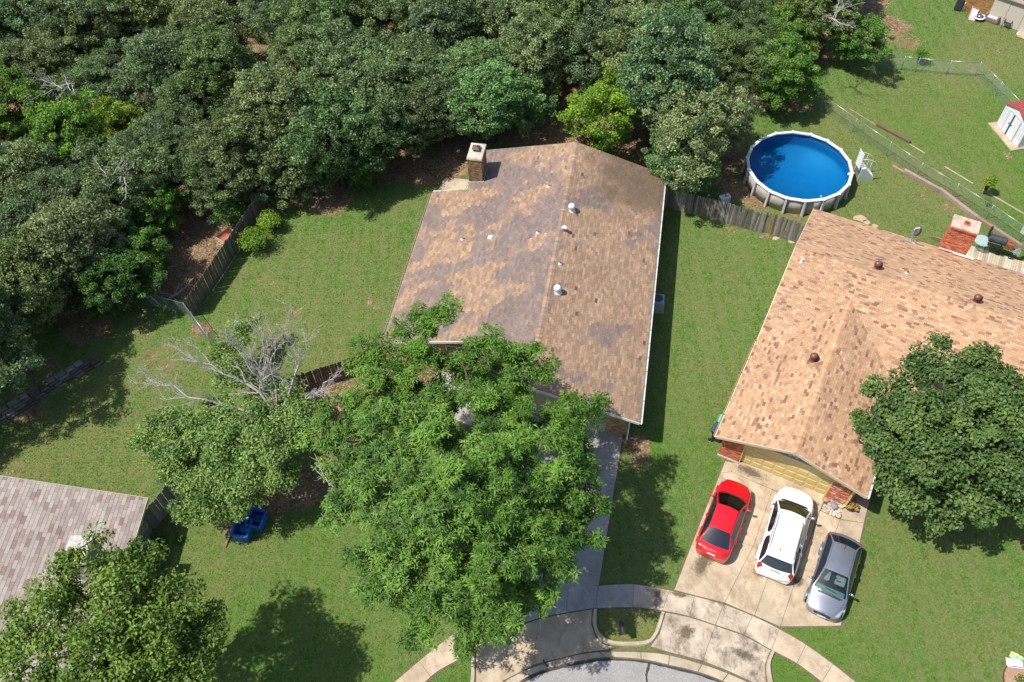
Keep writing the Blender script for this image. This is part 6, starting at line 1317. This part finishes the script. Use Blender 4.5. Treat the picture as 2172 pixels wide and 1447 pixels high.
tub('open blue plastic tub on the lawn, nearer of the two under the half dead tree', (520, 1130), R(-8), 1.0); tub('open blue plastic tub farther under the half dead tree', (549, 1110), R(-14), .95)
mbp = at(1320, 1331, 1.15); MBX = thing('mailbox', 'black mailbox on a post in the small grass island at the street', 'mailbox', (mbp.x, mbp.y, 0), R(4))
b = MB(); b.box((0, .05, .5), (.09, .09, 1.06)); b.bar((0, -.2, 1.0), (0, .25, 1.0), .08, .06); b.bar((0, .05, .65), (0, -.2, .98), .05, .05); b.build('post', M_BLACKM, MBX)
b = MB(); pf = [(-.1, 1.04), (.1, 1.04)]+[(.1*math.cos(t), 1.17+.1*math.sin(t)) for t in np.linspace(0, math.pi, 9)]; b.extr([(x_, -.29, z_) for x_, z_ in pf], (0, .58, 0)); b.build('box', mat('mailbox_black', (.025, .028, .034), .35, .15, 6), MBX); b = MB(); b.box((.11, .1, 1.2), (.012, .2, .05)); b.build('flag', M_BLACKM, MBX)
acp = W1.inverted() @ at(1389, 652, 0); AC = thing('air_conditioner', 'grey air conditioner unit in the shade along the brown-roofed house', 'air conditioner', W1 @ Vector((.42, acp.y, 0)), H1.rotation_euler.z)
b = MB(); b.box((0, 0, .05), (.95, .95, .1)); b.build('pad', M_CONC, AC); b = MB(); b.box((0, 0, .5), (.76, .76, .8)); b.build('casing', mat('ac_grey', (.28, .33, .38), .5, .1, 5), AC, bevel=.05, segs=2)
b = MB(); b.lathe([(.001, .905), (.29, .905)], 20); b.build('fan_well', M_DARK, AC)
b = MB(); [b.lathe([(r_-.008, .915), (r_+.008, .915)], 20) for r_ in (.08, .14, .2, .26, .3)]; [b.box((0, 0, .915), (.6, .012, .01), rz=k*math.pi/4) for k in range(4)]; b.build('grille', mat('ac_grille', (.12, .15, .19), .5, .1, 5), AC)
# rock bed at the garage corner, potted plant
RBP = W([(1744, 1071), (1789, 1076), (1781, 1101), (1742, 1085)]); PAVED.append(RBP); b = MB(); b.prism(RBP, -.02, .045); tag(b.build('rock_bed', mat('bed_soil', (.16, .12, .09), .95, .3, 9)), kind='structure')
SM3 = [stone_mesh('pebble', 1, .8, .6, rng, M_COL, 1) for _ in range(3)]; pc = [(.55, .48, .38), (.4, .33, .25), (.62, .58, .52), (.3, .27, .25), (.45, .36, .22), (.5, .45, .4)]
b = MB(); c4 = [Vector(q) for q in RBP]
for k in range(230):
    s_, t_ = rng.random(), rng.random(); q = c4[0].lerp(c4[1], s_).lerp(c4[3].lerp(c4[2], s_), t_); r_ = rng.uniform(.025, .06); col = jit(pc[int(rng.integers(6))], .2); me_ = SM3[k % 3]; n0 = len(b.v); a_ = rng.uniform(0, 6)
    b.add([(q.x+(v_.co.x*math.cos(a_)-v_.co.y*math.sin(a_))*r_, q.y+(v_.co.x*math.sin(a_)+v_.co.y*math.cos(a_))*r_, .06+v_.co.z*r_) for v_ in me_.vertices], [tuple(f.vertices) for f in me_.polygons], 0, col)
tag(b.build('pebbles', M_COL), 'bed of mixed pale pebbles at the garage corner', 'pebbles', kind='stuff')
for (u, v, r_, col, lab) in ((1751, 1062, .22, (.32, .17, .1), 'brown boulder at the foot of the garage brick pier'), (1768, 1075, .26, (.2, .19, .2), 'dark grey boulder in the pebble bed'), (1760, 1072, .16, (.3, .24, .2), 'small brown boulder beside the dark one in the pebble bed'), (1779, 1096, .16, (.38, .33, .26), 'tan boulder at the outer corner of the pebble bed')):
    p = at(u, v); o = link('boulder', stone_mesh('boulder', r_, r_*.75, r_*.6, rng, M_OBJ, 2), None, col); o.location = (p.x, p.y, .05+r_*.35); o.rotation_euler.z = rng.uniform(0, 6); tag(o, lab, 'boulder')
pp = at(1801, 1080); PT = thing('potted_plant', 'orange and yellow plant in a dark round pot at the garage corner', 'plant', (pp.x, pp.y, .05))
b = MB(); b.lathe([(.001, 0), (.16, 0), (.24, .26), (.25, .3), (.22, .3), (.2, .24), (.001, .24)], 18); b.build('pot', M_DARK, PT, smooth=True)
rg = np.random.default_rng(3); cc_ = rg.normal(size=(9, 3))*.09+[0, 0, .36]; link('foliage', leaf_mesh('foliage', *foliage(rg, cc_, np.array([0, 0, .1]), 26, .12, .13, .07), leaf_mat('orange_leaves', (.35, .16, .03), (.62, .5, .2))), PT, (1, 1, 1))
# flower bed, sacks
fb_ = at(2178, 1452); FBD = thing('flower_bed', 'round mulched flower bed with metal edging at the lower right corner', 'flower bed', fb_)
b = MB(); b.lathe([(.001, .06), (.6, .07), (1.02, .03), (1.02, 0)], 28); b.build('mulch', mat('mulch', (.3, .18, .12), .95, .45, 14, bmp=.6), FBD); b = MB(); b.lathe([(1.03, 0), (1.03, .12), (1.05, .12), (1.05, 0)], 36); b.build('edging', mat('edging_brown', (.08, .055, .045), .5, .2, 5), FBD)
def sack(label, px, rz, m_, L, w_, h, bands, z=.08):
    p = at(*px); o = thing('garden_sack', label, 'sack', (p.x, p.y, z), rz); bm_ = bmesh.new(); bmesh.ops.create_grid(bm_, x_segments=12, y_segments=8, size=.5)
    top_ = [(v_.co.x, v_.co.y) for v_ in bm_.verts]
    b = MB(); n1 = len(top_); hh = [h*(max(0, (1-(2*x_)**4))*max(0, (1-(2*y_)**4)))**.6+.02*math.sin(17*x_+9*y_) for x_, y_ in top_]
    b.add([(x_*L, y_*w_, z_) for (x_, y_), z_ in zip(top_, hh)], [tuple(v_.index for v_ in f.verts) for f in bm_.faces]); b.v += [(x_*L, y_*w_, -.02) for x_, y_ in top_]; base = len(bm_.faces)
    for f in bm_.faces: b.f.append([n1+v_.index for v_ in f.verts][::-1]); b.m.append(0); b.c.append(None)
    bm_.free(); body = b.build('bag', m_, o, smooth=True)
    for (x0, x1, y0, y1, mm) in bands:
        q = MB(); n = 5; vs = []
        for i in range(n+1):
            for j in range(n+1):
                x_, y_ = x0+(x1-x0)*i/n, y0+(y1-y0)*j/n; z_ = h*(max(0, (1-(2*x_)**4))*max(0, (1-(2*y_)**4)))**.6+.02*math.sin(17*x_+9*y_)+.008; vs.append((x_*L, y_*w_, z_))
        q.add(vs, [(i*(n+1)+j, (i+1)*(n+1)+j, (i+1)*(n+1)+j+1, i*(n+1)+j+1) for i in range(n) for j in range(n)]); q.build('print_band', mm, o)
    return o
TEAL = mat('teal_print', (.02, .48, .32), .4, .1, 6); BLU = mat('blue_print', (.03, .1, .35), .4, .1, 6); INK = mat('ink_print', (.2, .2, .24), .5, .1, 6); SW = mat('sack_white', (.75, .75, .77), .4, .05, 6)
sack('white sack with teal ends and grey letters lying on the round flower bed', (2152, 1408), R(-12), SW, .78, .42, .13, [(-.48, .48, .36, .46, TEAL), (.36, .48, -.46, .3, TEAL), (-.48, .3, -.47, -.41, BLU), (.1, .13, -.15, .12, INK), (.13, .2, .08, .12, INK), (.13, .2, -.15, -.11, INK), (.02, .05, -.28, -.2, INK), (-.2, -.17, -.3, -.24, INK)])
sack('yellow and teal sack behind the white one on the flower bed', (2155, 1396), R(-38), mat('sack_yellow', (.6, .5, .2), .45, .1, 6), .6, .32, .16, [(-.46, .4, -.4, -.1, TEAL)], z=.1)
# ================================================================ belongings at the upper right house
sl = at(2062, 36); SLD = thing('toy_slide', 'pink plastic toy slide against the brown brick wall', 'slide', sl, R(62)); PINK = mat('pink_plastic', (.72, .42, .48), .4, .08, 4)
b = MB(); b.extr([(-.6, -.25, .08), (.5, -.25, .62), (.75, -.25, .66), (.75, -.25, .6), (.5, -.25, .55), (-.6, -.25, .02)], (0, .5, 0)); b.build('chute', PINK, SLD); [MB().extr([(-.6, y_, .08), (.5, y_, .62), (.5, y_, .75), (-.6, y_, .2)], (0, .03, 0)).build('side_rail', PINK, SLD) for y_ in (-.27, .24)]; b = MB(); [b.bar((.7, y_, .6), (.95, y_, 0), .05, .05) for y_ in (-.2, .2)]; [b.bar((.72+.06*k, -.2, .5-.15*k), (.72+.06*k, .2, .5-.15*k), .05, .04) for k in range(3)]; b.build('ladder', PINK, SLD)
tr = at(2074, 41); TRM = thing('mini_trampoline', 'small round trampoline with a white rim by the brick wall', 'trampoline', tr)
b = MB(); b.lathe([(.001, .28), (.38, .28)], 24); b.build('mat', mat('tramp_mat', (.04, .055, .1), .6, .1, 5), TRM); b = MB(); b.lathe([(.38, .27), (.39, .3), (.5, .3), (.51, .26)], 24); b.build('rim_pad', M_WHITE, TRM); b = MB(); b.box((0, 0, .288), (.16, .1, .006)); b.box((0, .0, .288), (.05, .2, .007)); b.build('mat_print', M_WHITE, TRM)
for k in range(5): t = k*1.257; b = MB(); b.tube([(.45*math.cos(t), .45*math.sin(t), .27), (.47*math.cos(t), .47*math.sin(t), 0)], .018, 5); b.build('leg', M_BLACKM, TRM)
wk = at(2103, 44); WK = thing('wicker_armchair', 'wide brown wicker armchair with a black and white cushion by the beige wall', 'armchair', wk, math.atan2(dv.y, dv.x)); WK.rotation_euler.z = H4.rotation_euler.z
WIC = mat('wicker', (.2, .14, .13), .8, .4, 30, bmp=.5)
b = MB(); b.box((0, .1, .2), (1.15, 1.0, .36)); b.build('seat_base', WIC, WK, bevel=.06, segs=2); b = MB(); b.box((0, .55, .5), (1.15, .18, .75)); b.build('backrest', WIC, WK, bevel=.07, segs=2)
for sx in (-1, 1): b = MB(); b.box((sx*.5, .08, .42), (.18, .95, .5)); b.build('armrest', WIC, WK, bevel=.06, segs=2)
b = MB(); b.box((0, .02, .42), (.8, .8, .12)); cu = b.build('cushion', mat('cushion_white', (.62, .57, .57), .85, .1, 6), WK, bevel=.05, segs=2)
b = MB(); [b.box((.19*math.cos(k*math.pi/4), .02+.19*math.sin(k*math.pi/4), .484), (.3, .035, .006), rz=k*math.pi/4) for k in range(8)]; b.build('cushion_print', mat('cushion_print', (.05, .04, .05), .85, .1, 6), cu)
ch = at(2133, 58); CH = thing('folding_chair', 'black folding chair with raised arms by the beige wall', 'chair', ch, H4.rotation_euler.z)
b = MB(); b.box((0, 0, .4), (.5, .5, .04)); b.build('seat', M_DARK, CH, bevel=.015); b = MB(); b.add([(-.25, .22, .45), (.25, .22, .45), (.25, .42, 1.05), (-.25, .42, 1.05)], [(0, 1, 2, 3)]); o = b.build('backrest', M_DARK, CH); o.modifiers.new('s', 'SOLIDIFY').thickness = .03
for sx in (-1, 1):
    b = MB(); b.tube([(sx*.28, -.35, 0), (sx*.28, .3, .85), (sx*.28, .42, 1.2)], .018, 5); b.tube([(sx*.28, .35, 0), (sx*.28, -.25, .62), (sx*.28, .2, .66)], .018, 5); b.build('frame', M_BLACKM, CH)
cg = at(2032, 17); CG = thing('covered_grill', 'grill under a dark cover at the top edge beside the brick wall', 'grill', cg, R(60)); b = MB(); b.box((0, 0, .55), (1.1, .6, 1.0), taper=.86); b.build('cover', mat('grill_cover', (.025, .028, .038), .6, .2, 5), CG, bevel=.08, segs=3); b = MB(); b.tube([(-.5, -.36, 0), (-.5, -.38, .7), (-.35, -.4, .8), (-.2, -.38, .7)], .025, 6); b.build('hose', M_GALV, CG)
mt = at(2168, 72); MT = thing('door_mat', 'dark rectangular mat with a white edge at the right end of the beige wall', 'mat', mt, H4.rotation_euler.z); b = MB(); b.box((.3, .2, .02), (1.3, 1.1, .04)); b.build('edge', M_WHITE, MT); b = MB(); b.box((.32, .23, .042), (1.15, .95, .012)); b.build('panel', mat('mat_grey', (.1, .1, .12), .8, .2, 6), MT)
paving('patio', [[(H4.matrix_basis @ Vector(q)).xy.to_tuple() for q in ((5.0, -.9, 0), (8.5, -.9, 0), (8.5, -.05, 0), (5.0, -.05, 0))]], M_CONC)
bx_ = at(2187, 494); BX = thing('metal_box', 'pale green metal box cut off by the right edge below the wire fence', 'box', bx_, R(33)); PG = mat('box_pale', (.5, .54, .52), .5, .1, 4); b = MB(); b.box((0, 0, .4), (1.2, .9, .8)); b.build('body', PG, BX, bevel=.03); b = MB(); b.box((0, 0, .84), (1.28, .98, .08)); b.build('lid', PG, BX, bevel=.02)
# ================================================================ grass blades and leaf litter over the ground sheet
def bilin(arr):
    g = arr.reshape(ny, nx)[4:-4, 4:-4]
    def f(x, y):
        i = np.clip(((x+64)/.4).round().astype(int), 0, g.shape[1]-1); j = np.clip(((y+8)/.4).round().astype(int), 0, g.shape[0]-1); return g[j, i]
    return f
F_dirt, F_dry, F_lush = bilin(dirt), bilin(dry), bilin(lush)
rg = np.random.default_rng(99); NB = 620000
gx_, gy_ = rg.uniform(-46, 46, NB), rg.uniform(9, 74, NB)
# keep what the camera could see, a margin round the frame included
Zc = -CAM_H; yc_ = gy_*math.cos(CAM_D)+Zc*math.sin(CAM_D); zf_ = gy_*math.sin(CAM_D)-Zc*math.cos(CAM_D)
su, sv = CAM_F*gx_/zf_, CAM_F*yc_/zf_
keep = (np.abs(su) < 1250) & (np.abs(sv) < 880); gx_, gy_ = gx_[keep], gy_[keep]
block = np.zeros(len(gx_), bool)
for poly in PAVED: block |= inpoly(gx_, gy_, poly)
for H_, plan in ((H1, [(-.5, .6), (-.5, 19), (-12, 19), (-12, 15.2), (-14.4, 15.2), (-14.4, 3.6), (-8.7, 3.6), (-8.7, .6)]), (H2, [(.3, .4), (7.5, .4), (7.5, 7.5), (21, 7.5), (21, 18.2), (.3, 18.2)]), (H3, [(-.4, -.3), (-15, -.3), (-15, -26), (-.4, -26)]), (H4, [(0, 0), (15, 0), (15, 7), (0, 7)])):
    M_ = mw(H_); block |= inpoly(gx_, gy_, [(M_ @ Vector((*q, 0))).xy.to_tuple() for q in plan])
block |= np.hypot(gx_-PC.x, gy_-PC.y) < PRD+.1
block |= np.hypot(gx_-fb_.x, gy_-fb_.y) < 1.08
gx_, gy_ = gx_[~block], gy_[~block]
dv_ = F_dirt(gx_, gy_)+rg.normal(size=len(gx_))*.16
gm_ = dv_ < .42; lm_ = dv_ > .72
def blades(name, x, y, tone, hlo, hhi, wid, material, label, cat, flat=False):
    n = len(x); z0 = ground_h(x, y); th = rg.uniform(0, 2*np.pi, n); h = rg.uniform(hlo, hhi, n); w_ = wid*rg.uniform(.7, 1.3, n); ln = rg.normal(size=(n, 2))*.6
    v = np.empty((n, 3, 3), np.float32); dx, dy = np.cos(th)*w_/2, np.sin(th)*w_/2
    if flat:
        v[:, 0] = np.c_[x-dx, y-dy, z0+.012]; v[:, 1] = np.c_[x+dx, y+dy, z0+.02]; v[:, 2] = np.c_[x-dy*1.6, y+dx*1.6, z0+rg.uniform(.012, .06, n)]
    else:
        v[:, 0] = np.c_[x-dx, y-dy, z0-.005]; v[:, 1] = np.c_[x+dx, y+dy, z0-.005]; v[:, 2] = np.c_[x+ln[:, 0]*h, y+ln[:, 1]*h, z0+h]
    me_ = bpy.data.meshes.new(name); me_.vertices.add(n*3); me_.vertices.foreach_set('co', v.ravel()); me_.loops.add(n*3); me_.polygons.add(n)
    me_.loops.foreach_set('vertex_index', np.arange(n*3, dtype=np.int32)); me_.polygons.foreach_set('loop_start', np.arange(0, n*3, 3, dtype=np.int32)); me_.update(calc_edges=True)
    A = me_.attributes.new('tone', 'FLOAT', 'FACE'); A.data.foreach_set('value', np.clip(tone, 0, 1).astype(np.float32)); me_.materials.append(material)
    tag(link(name, me_), label, cat, kind='stuff')
x, y = gx_[gm_], gy_[gm_]
tn = .45+rg.normal(size=len(x))*.26+.1*np.sin(x*.9+.5*np.sin(y*.7))*np.sin(y*.55)+F_dry(x, y)*.25
blades('lawn_grass', x, y, tn, .035, .085, .05, leaf_mat('grass_blades', (.034, .102, .011), (.23, .36, .075), .3, .6), 'short mown green grass of the lawns', 'grass')
x, y = gx_[lm_], gy_[lm_]
blades('leaf_litter', x, y, rg.random(len(x)), .02, .05, .13, leaf_mat('dead_leaves', (.1, .06, .03), (.42, .29, .17), .1, .8), 'dry brown leaf litter under the trees and along the fences', 'leaf litter', True)
